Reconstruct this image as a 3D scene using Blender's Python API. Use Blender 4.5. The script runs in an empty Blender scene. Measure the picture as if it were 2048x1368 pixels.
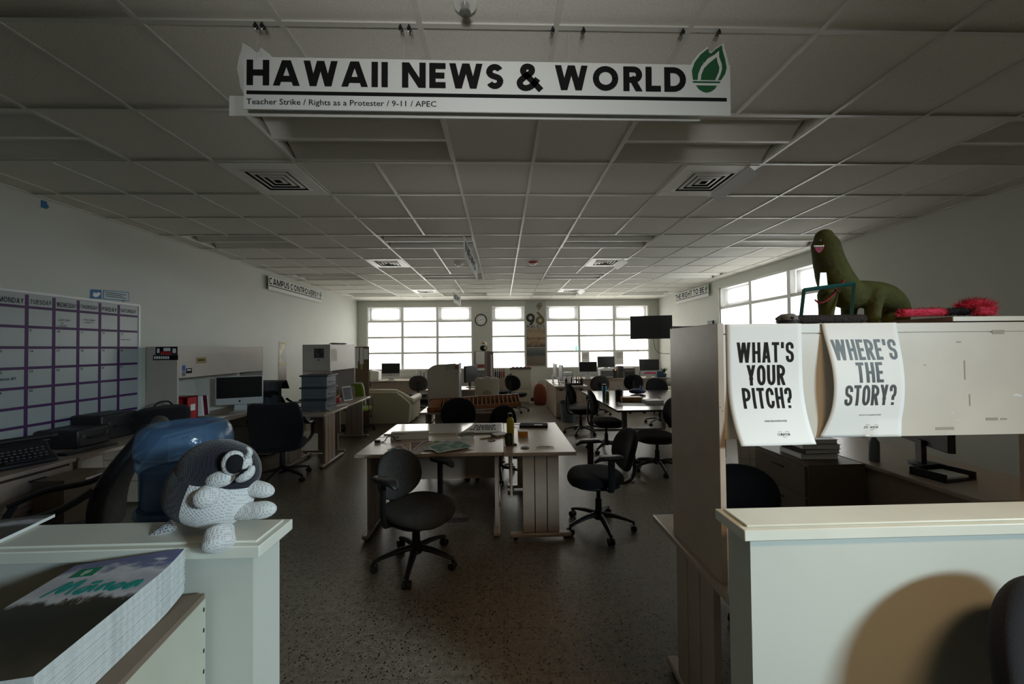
import bpy, bmesh, math, random
from mathutils import Vector, Matrix
R = math.radians
PI = math.pi
random.seed(7)
scn = bpy.context.scene
COL = scn.collection

# ------------------------------------------------------------------ camera
F_PX, YAW, PIT, ROL = 736.9, .0296, .01622, -.01071
CAMZ, CEIL = 1.6, 3.047
cam = bpy.data.objects.new('camera', bpy.data.cameras.new('camera'))
COL.objects.link(cam)
cam.data.sensor_width = 36
cam.data.lens = 36 * F_PX / 2048
cam.data.clip_start = .02
cam.location = (0, 0, CAMZ)
cam.matrix_world = (Matrix.Translation((0, 0, CAMZ)) @ Matrix.Rotation(-YAW, 4, 'Z') @ Matrix.Rotation(PI/2 + PIT, 4, 'X') @ Matrix.Rotation(ROL, 4, 'Z'))
scn.camera = cam
scn.view_settings.view_transform = 'Standard'
scn.view_settings.look = 'None'
scn.view_settings.gamma = 1
scn.view_settings.use_curve_mapping = False
scn.view_settings.exposure = 0.0
scn.cycles.use_denoising = True
scn.cycles.max_bounces = 8
scn.cycles.diffuse_bounces = 5
scn.cycles.transparent_max_bounces = 12
scn.cycles.sample_clamp_indirect = 4
scn.cycles.caustics_reflective = False
scn.cycles.caustics_refractive = False

# ------------------------------------------------------------------ sky and daylight
SKY = 4.8
w = bpy.data.worlds.new('sky'); scn.world = w; w.use_nodes = True
bg = w.node_tree.nodes['Background']
bg.inputs[1].default_value = SKY
_n, _l = w.node_tree.nodes, w.node_tree.links
_tc = _n.new('ShaderNodeTexCoord'); _sp = _n.new('ShaderNodeSeparateXYZ'); _l.new(_tc.outputs['Generated'], _sp.inputs[0])
_r = _n.new('ShaderNodeValToRGB'); _l.new(_sp.outputs['X'], _r.inputs[0])      # hazy bright sky, bluer and dimmer on the shaded side of the building
_r.color_ramp.elements[0].position = .45; _r.color_ramp.elements[0].color = (1, .97, .87, 1)
_r.color_ramp.elements[1].position = .85; _r.color_ramp.elements[1].color = (.42, .46, .50, 1)
_l.new(_r.outputs[0], bg.inputs[0])
LX, RX, FY, BY = -4.25, 4.79, 11.05, -3.5

def area(name, loc, aim, sx, sy, power, col=(1, 1, 1), spread=180, portal=False):
    l = bpy.data.lights.new(name, 'AREA'); l.shape = 'RECTANGLE'; l.size = sx; l.size_y = sy
    l.energy = power; l.color = col; l.spread = R(spread)
    if portal: l.cycles.is_portal = True
    o = bpy.data.objects.new(name, l); COL.objects.link(o); o.location = loc
    o.rotation_euler = (Vector(aim) - Vector(loc)).to_track_quat('-Z', 'Y').to_euler()
    return o
# sky portals at the far windows and at the side window
area('daylight_portal', (-2.42, FY + .16, 1.93), (-2.42, 0, 1.93), 3.12, 1.88, 1, portal=True)
area('daylight_portal', (.22, FY + .16, 1.93), (.22, 0, 1.93), 1.0, 1.88, 1, portal=True)
area('daylight_portal', (2.93, FY + .16, 1.93), (2.93, 0, 1.93), 3.14, 1.88, 1, portal=True)
area('daylight_portal', (RX + .16, 6.5, 1.93), (0, 6.5, 1.93), 1.88, 2.9, 1, portal=True)
# daylight from the entrance window behind the camera to the right, and the warm lamp of the entrance hall
area('entrance_daylight', (4.5, -2.2, 2.6), (.16, 1.2, .72), .9, .6, 21.5, (.70, .91, 1.0), 44)
area('sign_fill', (-.05, -1.3, 1.75), (0, 2.2, 3.0), .5, .3, 4.6, (.98, .98, .96), 60)  # added fill light for the big sign and the ceiling beyond, no real lamp
area('hall_lamp', (1.4, -.4, 3.0), (1.35, .9, 0), 1.0, .3, 11, (1, .66, .34), 100)

# ------------------------------------------------------------------ pixel helpers (surveying the photograph)
def _ray(px, py):
    u, v = (px - 1024) / F_PX, (py - 684) / F_PX
    c, s = math.cos(-ROL), math.sin(-ROL)
    u, v = u*c - v*s, u*s + v*c
    c, s = math.cos(PIT), math.sin(PIT)
    y, z = c + v*s, s - v*c
    c, s = math.cos(YAW), math.sin(YAW)
    return Vector((u*c + y*s, -u*s + y*c, z))
def atY(px, py, y): r = _ray(px, py); return r * (y / r.y) + Vector((0, 0, CAMZ))
def atZ(px, py, z): r = _ray(px, py); return r * ((z - CAMZ) / r.z) + Vector((0, 0, CAMZ))
def atX(px, py, x): r = _ray(px, py); return r * (x / r.x) + Vector((0, 0, CAMZ))

# ------------------------------------------------------------------ materials
MATS = {}
def mat(name, col, rough=.6, metal=0, spec=.4, var=0, vscale=8, bump=0, bscale=60, sheen=0, emit=None, coat=0):
    if name in MATS: return MATS[name]
    m = bpy.data.materials.new(name); m.use_nodes = True
    nt = m.node_tree; b = nt.nodes['Principled BSDF']
    b.inputs['Base Color'].default_value = (*col, 1); b.inputs['Roughness'].default_value = rough
    b.inputs['Metallic'].default_value = metal; b.inputs['Specular IOR Level'].default_value = spec
    if coat: b.inputs['Coat Weight'].default_value = coat
    if sheen: b.inputs['Sheen Weight'].default_value = sheen
    tc = None
    if var or bump: tc = nt.nodes.new('ShaderNodeTexCoord')
    if var:
        n = nt.nodes.new('ShaderNodeTexNoise'); n.inputs['Scale'].default_value = vscale; n.inputs['Detail'].default_value = 4
        nt.links.new(tc.outputs['Object'], n.inputs['Vector'])
        r = nt.nodes.new('ShaderNodeMapRange'); r.inputs[1].default_value = .3; r.inputs[2].default_value = .7
        r.inputs[3].default_value = 1 - var; r.inputs[4].default_value = 1 + var
        nt.links.new(n.outputs['Fac'], r.inputs[0])
        mx = nt.nodes.new('ShaderNodeVectorMath'); mx.operation = 'SCALE'; mx.inputs[0].default_value = col
        nt.links.new(r.outputs[0], mx.inputs['Scale']); nt.links.new(mx.outputs[0], b.inputs['Base Color'])
    if bump:
        n = nt.nodes.new('ShaderNodeTexNoise'); n.inputs['Scale'].default_value = bscale; n.inputs['Detail'].default_value = 3
        nt.links.new(tc.outputs['Object'], n.inputs['Vector'])
        bp = nt.nodes.new('ShaderNodeBump'); bp.inputs['Strength'].default_value = bump; bp.inputs['Distance'].default_value = .01
        nt.links.new(n.outputs['Fac'], bp.inputs['Height']); nt.links.new(bp.outputs[0], b.inputs['Normal'])
    if emit:
        b.inputs['Emission Color'].default_value = (*emit[0], 1); b.inputs['Emission Strength'].default_value = emit[1]
    MATS[name] = m
    return m
def nodes_of(m): return m.node_tree.nodes, m.node_tree.links
def ramp(nt, stops):
    r = nt.nodes.new('ShaderNodeValToRGB'); e = r.color_ramp.elements
    while len(e) < len(stops): e.new(.5)
    for k, (p, c) in enumerate(stops): e[k].position = p; e[k].color = (*c, 1)
    return r

# ------------------------------------------------------------------ mesh builder
class MB:
    def __init__(s): s.v = []; s.f = []; s.m = []; s.k = 0
    def add(s, vs, fs, M=None, mi=None):
        o = len(s.v)
        for p in vs: s.v.append((M @ Vector(p)) if M else Vector(p))
        for q in fs: s.f.append([o + i for i in q]); s.m.append(s.k if mi is None else mi)
        return s
    def box(s, c, d, M=None, mi=None):
        x, y, z = c; a, b, e = d[0]/2, d[1]/2, d[2]/2
        vs = [(x+i*a, y+j*b, z+k*e) for k in (-1, 1) for j in (-1, 1) for i in (-1, 1)]
        return s.add(vs, [(0,2,3,1), (4,5,7,6), (0,1,5,4), (2,6,7,3), (0,4,6,2), (1,3,7,5)], M, mi)
    def bx(s, x0, x1, y0, y1, z0, z1, M=None, mi=None):
        return s.box(((x0+x1)/2, (y0+y1)/2, (z0+z1)/2), (abs(x1-x0), abs(y1-y0), abs(z1-z0)), M, mi)
    def lathe(s, prof, n=24, M=None, mi=None, caps=True):
        vs = []; fs = []
        for r, z in prof:
            for i in range(n): a = 2*PI*i/n; vs.append((r*math.cos(a), r*math.sin(a), z))
        for j in range(len(prof)-1):
            for i in range(n): k = (i+1) % n; fs.append((j*n+i, j*n+k, (j+1)*n+k, (j+1)*n+i))
        if caps and prof[0][0] > 1e-5: fs.append(tuple(range(n-1, -1, -1)))
        if caps and prof[-1][0] > 1e-5: fs.append(tuple((len(prof)-1)*n + i for i in range(n)))
        return s.add(vs, fs, M, mi)
    def tube(s, pts, r, n=10, closed=False, M=None, mi=None, flat=1.0):
        pts = [Vector(tuple(p)) for p in pts]; N = len(pts)
        rs = r if isinstance(r, (list, tuple)) else [r]*N
        vs = []; fs = []; up = None
        for i in range(N):
            a = pts[(i-1) % N] if (closed or i) else pts[0]
            b = pts[(i+1) % N] if (closed or i < N-1) else pts[-1]
            t = (b - a).normalized()
            if up is None: up = Vector((0, 0, 1)) if abs(t.z) < .9 else Vector((1, 0, 0))
            u = t.cross(up)
            if u.length < 1e-4: u = t.orthogonal()
            u.normalize(); w_ = u.cross(t).normalized(); up = w_
            for k in range(n):
                q = 2*PI*k/n; vs.append(pts[i] + u*rs[i]*math.cos(q) + w_*rs[i]*flat*math.sin(q))
        for i in range(N if closed else N-1):
            j = (i+1) % N
            for k in range(n): l = (k+1) % n; fs.append((i*n+k, i*n+l, j*n+l, j*n+k))
        if not closed: fs.append(tuple(range(n-1, -1, -1))); fs.append(tuple((N-1)*n + k for k in range(n)))
        return s.add(vs, fs, M, mi)
    def cyl(s, a, b, r, r2=None, n=14, M=None, mi=None): return s.tube([a, b], [r, r if r2 is None else r2], n, False, M, mi)
    def prism(s, poly, h, M=None, mi=None, z0=0):
        n = len(poly)
        vs = [(p[0], p[1], z0) for p in poly] + [(p[0], p[1], z0+h) for p in poly]
        fs = [tuple(range(n-1, -1, -1)), tuple(range(n, 2*n))] + [(i, (i+1) % n, n+(i+1) % n, n+i) for i in range(n)]
        return s.add(vs, fs, M, mi)
    def ball(s, c, r, n=16, M=None, mi=None):
        rx, ry, rz = r if isinstance(r, (list, tuple)) else (r, r, r)
        m = n // 2; vs = []; fs = []
        for j in range(m+1):
            t = PI*j/m - PI/2; q = max(math.cos(t), 1e-4)
            for i in range(n): a = 2*PI*i/n; vs.append((c[0]+rx*q*math.cos(a), c[1]+ry*q*math.sin(a), c[2]+rz*math.sin(t)))
        for j in range(m):
            for i in range(n): k = (i+1) % n; fs.append((j*n+i, j*n+k, (j+1)*n+k, (j+1)*n+i))
        return s.add(vs, fs, M, mi)
    def pad(s, a, b, t, e=2.6, n=32, M=None, bend=None, mi=None, taper=0, crown=.25):
        """upholstered pad: superellipse outline a x b in local XY, thickness t in Z"""
        def ring(k, z):
            out = []
            for i in range(n):
                q = 2*PI*i/n; c, d = math.cos(q), math.sin(q)
                x = a*k*math.copysign(abs(c)**(2/e), c); y = b*k*math.copysign(abs(d)**(2/e), d)
                x *= 1 + taper*y/b
                zz = z + (bend(x, y) if bend else 0)
                out.append((x, y, zz))
            return out
        L = [(.6, -t*.5), (.9, -t*.48), (.98, -t*.3), (1, 0), (.98, t*.28), (.9, t*.45), (.7, t*(.5+crown*.15)), (.35, t*(.5+crown*.22))]
        vs = [p for k, z in L for p in ring(k, z)]
        m = len(L); fs = []
        for j in range(m-1):
            for i in range(n): k = (i+1) % n; fs.append((j*n+i, j*n+k, (j+1)*n+k, (j+1)*n+i))
        fs.append(tuple(range(n-1, -1, -1))); fs.append(tuple((m-1)*n+i for i in range(n)))
        return s.add(vs, fs, M, mi)
    def grid(s, fn, nu, nv, M=None, mi=None):
        vs = [fn(i/nu, j/nv) for j in range(nv+1) for i in range(nu+1)]
        fs = [(j*(nu+1)+i, j*(nu+1)+i+1, (j+1)*(nu+1)+i+1, (j+1)*(nu+1)+i) for j in range(nv) for i in range(nu)]
        return s.add(vs, fs, M, mi)
    def sheet(s, fn, nu, nv, t, M=None, mi=None):
        """closed thin sheet of thickness t following fn(u,v)"""
        P = [[Vector(fn(i/nu, j/nv)) for i in range(nu+1)] for j in range(nv+1)]
        vs = []; off = (nu+1)*(nv+1)
        Nn = []
        for j in range(nv+1):
            for i in range(nu+1):
                du = P[j][min(i+1, nu)] - P[j][max(i-1, 0)]; dv = P[min(j+1, nv)][i] - P[max(j-1, 0)][i]
                Nn.append(du.cross(dv).normalized())
        flat = [p for row in P for p in row]
        vs = flat + [p - q*t for p, q in zip(flat, Nn)]
        g = lambda i, j: j*(nu+1)+i
        fs = []
        for j in range(nv):
            for i in range(nu):
                q = (g(i, j), g(i+1, j), g(i+1, j+1), g(i, j+1)); fs.append(q); fs.append(tuple(off+k for k in reversed(q)))
        for i in range(nu):
            fs.append((g(i+1, 0), g(i, 0), off+g(i, 0), off+g(i+1, 0))); fs.append((g(i, nv), g(i+1, nv), off+g(i+1, nv), off+g(i, nv)))
        for j in range(nv):
            fs.append((g(0, j), g(0, j+1), off+g(0, j+1), off+g(0, j))); fs.append((g(nu, j+1), g(nu, j), off+g(nu, j), off+g(nu, j+1)))
        return s.add(vs, fs, M, mi)

def T(x=0, y=0, z=0): return Matrix.Translation((x, y, z))
def RX_(a): return Matrix.Rotation(R(a), 4, 'X')
def RY_(a): return Matrix.Rotation(R(a), 4, 'Y')
def RZ_(a): return Matrix.Rotation(R(a), 4, 'Z')
# local (x right, y up, z towards viewer) -> standing on a wall facing -Y (towards the entrance)
FRONT = Matrix(((1,0,0,0), (0,0,-1,0), (0,1,0,0), (0,0,0,1)))

def obj(name, mb, mats, parent=None, bevel=0, sub=0, sharp=40, seg=2):
    me = bpy.data.meshes.new(name)
    me.from_pydata([tuple(v) for v in mb.v], [], mb.f)
    for m in (mats if isinstance(mats, (list, tuple)) else [mats]): me.materials.append(m)
    for p, k in zip(me.polygons, mb.m): p.material_index = k; p.use_smooth = True
    me.update()
    if sharp < 179: me.set_sharp_from_angle(angle=R(sharp))
    o = bpy.data.objects.new(name, me); COL.objects.link(o)
    if parent: o.parent = parent
    if bevel:
        b = o.modifiers.new('bevel', 'BEVEL'); b.width = bevel; b.segments = seg; b.limit_method = 'ANGLE'; b.angle_limit = R(40)
    if sub:
        b = o.modifiers.new('subdivision', 'SUBSURF'); b.levels = sub; b.render_levels = sub
    return o
def tag(o, label, cat, group=None):
    o['label'] = label; o['category'] = cat
    if group: o['group'] = group
    return o
def thing(name, label, cat, loc=(0, 0, 0), rz=0, group=None):
    o = bpy.data.objects.new(name, None); COL.objects.link(o)
    o.empty_display_size = .1; o.location = loc; o.rotation_euler = (0, 0, R(rz))
    return tag(o, label, cat, group)
def struct(o): o['kind'] = 'structure'; return o
def dup(root, loc, rz, label, group=None):
    def cp(o, par):
        c = o.copy(); COL.objects.link(c); c.parent = par
        for ch in list(o.children): cp(ch, c)
        return c
    r = cp(root, None); r.location = loc; r.rotation_euler = (0, 0, R(rz)); r['label'] = label
    if group: r['group'] = group
    return r

# ------------------------------------------------------------------ lettering
def arc(cx, cy, rx, ry, a0, a1, n=10):
    return [(cx + rx*math.cos(R(a0+(a1-a0)*i/n)), cy + ry*math.sin(R(a0+(a1-a0)*i/n))) for i in range(n+1)]
def spline(P, n=6):
    out = []
    for i in range(len(P)-1):
        p0 = P[max(i-1, 0)]; p1 = P[i]; p2 = P[i+1]; p3 = P[min(i+2, len(P)-1)]
        for k in range(n):
            t = k/n
            out.append(tuple(.5*((2*b) + (c-a)*t + (2*a-5*b+4*c-d)*t*t + (3*b-a-3*c+d)*t**3) for a, b, c, d in zip(p0, p1, p2, p3)))
    out.append(P[-1]); return [Vector(q) for q in out] if isinstance(P[0], Vector) else out
def glyph(ch, w, t):
    """strokes of a capital of height 1 and width w: list of (points, closed)"""
    a = t/2; L, Rr, B, Tt, M = a, w-a, a, 1-a, .5
    e = .25
    def ln(p, q):
        d = ((q[0]-p[0])*e, (q[1]-p[1])*e); return ([(p[0]-d[0], p[1]-d[1]), (q[0]+d[0], q[1]+d[1])], False)
    rx = min((Rr-L)/2, .5-a); ry = min(.5-a, rx*1.0 if w > .6 else .26)
    V = lambda x: ([(x, -.1), (x, 1.1)], False)
    h = lambda y, x0=L, x1=None: ([(x0, y), (w if x1 is None else x1, y)], False)
    C_ = w/2
    def bowl(y0, y1, r=None):
        r = r or min((y1-y0)/2, (w-t)*.75)
        return ([(L, y1), (Rr-r, y1)] + arc(Rr-r, y1-r, r, r, 90, 0)[1:] + arc(Rr-r, y0+r, r, r, 0, -90) + [(L, y0)], False)
    full = arc(C_, Tt-ry, rx, ry, 0, 180) + arc(C_, B+ry, rx, ry, 180, 360)
    if ch == 'A': k = .27; return [ln((a*1.05, 0), (C_-a*.3, 1)), ln((w-a*1.05, 0), (C_+a*.3, 1)), h(k, a*1.6, w-a*1.6)]
    if ch == 'V': return [ln((a*1.05, 1), (C_-a*.3, 0)), ln((w-a*1.05, 1), (C_+a*.3, 0))]
    if ch == 'W': return [ln((a*1.05, 1), (w*.28, 0)), ln((w*.28, 0), (w*.5-a*.1, 1)), ln((w*.72, 0), (w*.5+a*.1, 1)), ln((w-a*1.05, 1), (w*.72, 0))]
    if ch == 'M': return [V(L), V(Rr), ln((L, 1), (C_, .1)), ln((Rr, 1), (C_, .1))]
    if ch == 'N': return [V(L), V(Rr), ln((L*1.1, 1), (w-a*1.1, 0))]
    if ch == 'H': return [V(L), V(Rr), h(M, L, Rr)]
    if ch == 'I': return [V(C_)]
    if ch == 'E': return [V(L), h(Tt), h(M, L, w*.93), h(B)]
    if ch == 'F': return [V(L), h(Tt), h(M, L, w*.93)]
    if ch == 'L': return [V(L), h(B)]
    if ch == 'T': return [V(C_), h(Tt, 0)]
    if ch == 'Y': return [([(C_, -.1), (C_, .45)], False), ln((a, 1), (C_, .42)), ln((w-a, 1), (C_, .42))]
    if ch == 'K': return [V(L), ln((L, .35), (Rr, 1)), ln((w*.45, .6), (Rr, 0))]
    if ch == 'O': return [(full, True)]
    if ch == 'D': return [V(L), bowl(B, Tt, min(.5-a, (w-t)*.8))]
    if ch == 'P': return [V(L), bowl(.42, Tt)]
    if ch == 'R': return [V(L), bowl(.46, Tt), ln((C_, .46), (Rr, 0))]
    if ch == 'B': return [V(L), bowl(B, .52), bowl(.52, Tt)]
    if ch == 'U': return [([(L, 1.1), (L, B+ry)] + arc(C_, B+ry, rx, ry, 180, 360)[1:] + [(Rr, 1.1)], False)]
    if ch == 'C':
        q = 0 if w < .6 else 42
        P = arc(C_, Tt-ry, rx, ry, q, 180) + arc(C_, B+ry, rx, ry, 180, 360-q)
        return [([(Rr, .64)] + P + [(Rr, .36)] if w < .6 else P, False)]
    if ch == 'G':
        P = arc(C_, Tt-ry, rx, ry, 35, 180) + arc(C_, B+ry, rx, ry, 180, 360)
        return [(P + [(Rr, M), (C_, M)], False)]
    if ch == 'S':
        r = min(rx, .25)
        q = 25 if w > .5 else 0
        P = ([] if q else [(Rr, .68)]) + arc(C_, Tt-r, rx, r, q, 180)[0:] + [(L, .66)] + spline([(L, .66), (L+.12*w, .55), (Rr-.12*w, .45), (Rr, .34)], 4)[1:] + arc(C_, B+r, rx, r, 0, -180+q)
        return [(P + ([] if q else [(L, .32)]), False)]
    if ch == '?':
        r = min(rx, .25)
        return [([(L, .68)] + arc(C_, Tt-r, rx, r, 180, 0) + [(Rr, .62), (Rr-.05*w, .52), (C_, .40), (C_, .25)], False), ([(C_, 0), (C_, t*.9)], False)]
    if ch == "'": return [([(C_, 1), (C_, .7)], False)]
    if ch == '&':
        return [(spline([(w, -.02), (.62*w, .36), (.27*w, .68), (.3*w, .87), (.45*w, .92), (.6*w, .85), (.58*w, .68), (.28*w, .48), (.11*w, .3), (.17*w, .12), (.38*w, .06), (.62*w, .16), (.86*w, .44)], 5), False)]
    if ch == '-': return [h(M, 0)]
    return []
def ribbon(mb, pts, closed, t, M):
    N = len(pts); vs = []
    P = [Vector((*p, 0)) for p in pts]
    for i in range(N):
        a = P[(i-1) % N] if (closed or i) else None
        b = P[(i+1) % N] if (closed or i < N-1) else None
        d1 = (P[i]-a).normalized() if a is not None and (P[i]-a).length > 1e-6 else None
        d2 = (b-P[i]).normalized() if b is not None and (b-P[i]).length > 1e-6 else None
        d1 = d1 or d2; d2 = d2 or d1
        n1 = Vector((-d1.y, d1.x, 0)); n2 = Vector((-d2.y, d2.x, 0)); n = (n1+n2)
        if n.length < 1e-4: n = n1
        n.normalize(); k = t/2/max(n.dot(n1), .5)
        vs += [P[i]+n*k, P[i]-n*k]
    fs = [(2*i+1, 2*((i+1) % N)+1, 2*((i+1) % N), 2*i) for i in range(N if closed else N-1)]
    mb.add(vs, fs, M)
def letters(text, hgt, t, widths, gap=.12, space=.35, clip=True, sub=0):
    """flat lettering as a bmesh-cleaned MB in XY, origin at the left of the base line; returns (mb, width)"""
    out = MB(); x = 0
    for ch in text:
        if ch == ' ': x += space; continue
        wd = widths.get(ch, widths['*'])
        tmp = MB()
        for si, (pts, cl) in enumerate(glyph(ch, wd, t)):
            if sub and not cl:
                q = []
                for (p0, p1) in zip(pts, pts[1:]):
                    n = max(1, int(math.dist(p0, p1)/sub))
                    q += [(p0[0]+(p1[0]-p0[0])*i/n, p0[1]+(p1[1]-p0[1])*i/n) for i in range(n)]
                pts = q + [pts[-1]]
            ribbon(tmp, pts, cl, t, T(0, 0, .00005*si))
        bm = bmesh.new()
        vv = [bm.verts.new(p) for p in tmp.v]
        for f in tmp.f:
            try: bm.faces.new([vv[i] for i in f])
            except ValueError: pass
        if clip and ch not in "&":
            for co, no in (((0, 0, 0), (0, -1, 0)), ((0, 1, 0), (0, 1, 0))):
                bmesh.ops.bisect_plane(bm, geom=bm.verts[:]+bm.edges[:]+bm.faces[:], plane_co=co, plane_no=no, clear_outer=True)
        bm.verts.index_update()
        out.add([(v.co.x+x, v.co.y, v.co.z) for v in bm.verts], [[v.index for v in f.verts] for f in bm.faces])
        bm.free(); x += wd + gap
    x -= gap
    out.v = [Vector((v.x*hgt, v.y*hgt, v.z)) for v in out.v]
    return out, x*hgt
def font_mesh(text, size, bold=0):
    """small print set in the built-in face, as an MB in XY"""
    c = bpy.data.curves.new('t', 'FONT'); c.body = text; c.size = size; c.offset = bold; c.resolution_u = 2
    o = bpy.data.objects.new('t', c); COL.objects.link(o)
    dg = bpy.context.evaluated_depsgraph_get(); dg.update()
    me = bpy.data.meshes.new_from_object(o.evaluated_get(dg))
    mb = MB(); mb.add([v.co for v in me.vertices], [list(p.vertices) for p in me.polygons])
    bpy.data.objects.remove(o); bpy.data.curves.remove(c); bpy.data.meshes.remove(me)
    return mb
def place(mb, M):
    mb.v = [M @ v for v in mb.v]; return mb
def fit(mb, x0, x1, y0=None, y1=None):
    """scale flat lettering into a box"""
    xs = [v.x for v in mb.v]; ys = [v.y for v in mb.v]
    sx = (x1-x0)/(max(xs)-min(xs)); sy = sx if y1 is None else (y1-y0)/(max(ys)-min(ys))
    bx_, by_ = min(xs), min(ys)
    mb.v = [Vector((x0+(v.x-bx_)*sx, (y0 or 0)+(v.y-by_)*sy, v.z)) for v in mb.v]; return mb
# ================================================================== SETTING
# --- wall paint, floor, ceiling materials
M_wall = mat('wall_paint', (.53, .54, .49), .55, var=.03, vscale=2)
M_trimwhite = mat('white_trim_paint', (.68, .68, .60), .4, var=.04, vscale=5)
M_grid = mat('ceiling_grid_metal', (.62, .62, .57), .35, spec=.5)
M_metalwhite = mat('white_enamel', (.82, .81, .76), .35)
M_black = mat('black_plastic', (.012, .012, .013), .45)
M_blackfab = mat('black_fabric', (.010, .010, .012), .95, spec=.2, bump=.3, bscale=300, sheen=.05)
M_greyfab = mat('charcoal_fabric', (.055, .053, .05), .95, spec=.2, var=.15, vscale=30, bump=.3, bscale=250)
M_leather = mat('black_leather', (.010, .010, .011), .42, bump=.2, bscale=90)
M_lam = mat('beige_laminate', (.38, .30, .24), .30, var=.05, vscale=14, spec=.6)
M_steel = mat('beige_steel', (.46, .40, .35), .38, spec=.45, var=.04, vscale=7)
M_chrome = mat('chrome', (.6, .6, .6), .2, metal=1)
M_paper = mat('white_paper', (.80, .80, .79), .7, var=.015)
M_ink = mat('black_ink', (.009, .008, .008), .7, spec=.15)
M_greyink = mat('dark_grey_ink', (.055, .056, .058), .5)
M_green = mat('emblem_green', (.015, .10, .035), .5)
M_silver = mat('silver_plastic', (.55, .56, .57), .35, metal=.2)
M_screen = mat('dark_screen', (.006, .006, .007), .28, spec=.6)
M_cream = mat('cream_plastic', (.60, .56, .45), .45)
M_greyplastic = mat('grey_tote_plastic', (.10, .115, .13), .5)
M_red = mat('red_plastic', (.42, .015, .02), .4)

def floor_mat():
    m = mat('speckled_vinyl_tile', (.2, .18, .15), .3, spec=.5); n, l = nodes_of(m); nt = m.node_tree; b = n['Principled BSDF']
    tc = n.new('ShaderNodeTexCoord')
    base = n.new('ShaderNodeTexNoise'); base.inputs['Scale'].default_value = 26; base.inputs['Detail'].default_value = 6
    l.new(tc.outputs['Object'], base.inputs['Vector'])
    r0 = ramp(nt, [(.3, (.12, .10, .076)), (.7, (.20, .172, .132))]); l.new(base.outputs['Fac'], r0.inputs[0])
    cur = r0.outputs[0]
    for sc, th, colr in ((55, .24, (.022, .018, .014)), (95, .22, (.04, .032, .025)), (80, .16, (.30, .27, .22))):
        v = n.new('ShaderNodeTexVoronoi'); v.inputs['Scale'].default_value = sc; l.new(tc.outputs['Object'], v.inputs['Vector'])
        wn = n.new('ShaderNodeTexWhiteNoise'); l.new(v.outputs['Position'], wn.inputs['Vector'])
        sz = n.new('ShaderNodeMath'); sz.operation = 'MULTIPLY'; sz.inputs[1].default_value = th * 1.6; l.new(wn.outputs['Value'], sz.inputs[0])
        lt = n.new('ShaderNodeMath'); lt.operation = 'LESS_THAN'; l.new(v.outputs['Distance'], lt.inputs[0]); l.new(sz.outputs[0], lt.inputs[1])
        mx = n.new('ShaderNodeMix'); mx.data_type = 'RGBA'; l.new(lt.outputs[0], mx.inputs[0]); l.new(cur, mx.inputs[6]); mx.inputs[7].default_value = (*colr, 1)
        cur = mx.outputs[2]
    br = n.new('ShaderNodeTexBrick'); br.offset = 0; br.inputs['Scale'].default_value = 1; br.inputs['Brick Width'].default_value = .3048; br.inputs['Row Height'].default_value = .3048
    br.inputs['Mortar Size'].default_value = .0012; br.inputs['Color1'].default_value = (1, 1, 1, 1); br.inputs['Color2'].default_value = (.93, .93, .92, 1); br.inputs['Mortar'].default_value = (.55, .53, .5, 1)
    l.new(tc.outputs['Object'], br.inputs['Vector'])
    mu = n.new('ShaderNodeMix'); mu.data_type = 'RGBA'; mu.blend_type = 'MULTIPLY'; mu.inputs[0].default_value = 1
    l.new(cur, mu.inputs[6]); l.new(br.outputs['Color'], mu.inputs[7]); l.new(mu.outputs[2], b.inputs['Base Color'])
    rr = n.new('ShaderNodeMapRange'); rr.inputs[3].default_value = .26; rr.inputs[4].default_value = .42; l.new(base.outputs['Fac'], rr.inputs[0]); l.new(rr.outputs[0], b.inputs['Roughness'])
    return m
struct(obj('floor', MB().bx(LX, RX, BY, FY, -.1, 0), floor_mat()))

def tile_mat():
    m = mat('mineral_fibre_tile', (.72, .70, .63), .9, spec=.1); n, l = nodes_of(m); nt = m.node_tree; b = n['Principled BSDF']
    tc = n.new('ShaderNodeTexCoord')
    a = n.new('ShaderNodeTexNoise'); a.inputs['Scale'].default_value = 260; a.inputs['Detail'].default_value = 2; l.new(tc.outputs['Object'], a.inputs['Vector'])
    r = ramp(nt, [(.33, (.54, .525, .475)), (.46, (.74, .72, .65))]); l.new(a.outputs['Fac'], r.inputs[0]); l.new(r.outputs[0], b.inputs['Base Color'])
    bp = n.new('ShaderNodeBump'); bp.inputs['Strength'].default_value = .25; bp.inputs['Distance'].default_value = .004
    l.new(a.outputs['Fac'], bp.inputs['Height']); l.new(bp.outputs[0], b.inputs['Normal'])
    return m
GX0, GY0, GS = -.3475, 1.630, .6096
gx = lambda c: GX0 + GS*c
gy = lambda r: GY0 + GS*r
FIX = [(c, r) for r in (-3, 1, 5, 9, 13) for c in (-6, -2, 2, 6)]          # light fittings: two tiles wide
holes = {(c+k, r) for c, r in FIX for k in (0, 1)}
mb = MB(); bars = MB()
xs = [LX] + [gx(c) for c in range(-6, 9)] + [RX]
ys = [BY] + [gy(r) for r in range(-8, 16)] + [FY]
for j in range(len(ys)-1):
    for i in range(len(xs)-1):
        if (i-7, j-9) in holes: continue
        if (xs[i+1]-xs[i]) < .01: continue
        mb.bx(xs[i], xs[i+1], ys[j], ys[j+1], CEIL, CEIL+.018)
struct(obj('ceiling', mb, tile_mat()))
for c in range(-6, 9): 
    y0 = BY
    for r in sorted(r for (k, r) in FIX if k == c-1):        # a bar stops where a fitting spans it
        bars.bx(gx(c)-.012, gx(c)+.012, y0, gy(r), CEIL-.008, CEIL); y0 = gy(r+1)
    bars.bx(gx(c)-.012, gx(c)+.012, y0, FY, CEIL-.008, CEIL)
for r in range(-8, 16): bars.bx(LX, RX, gy(r)-.012, gy(r)+.012, CEIL-.0075, CEIL)
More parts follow.
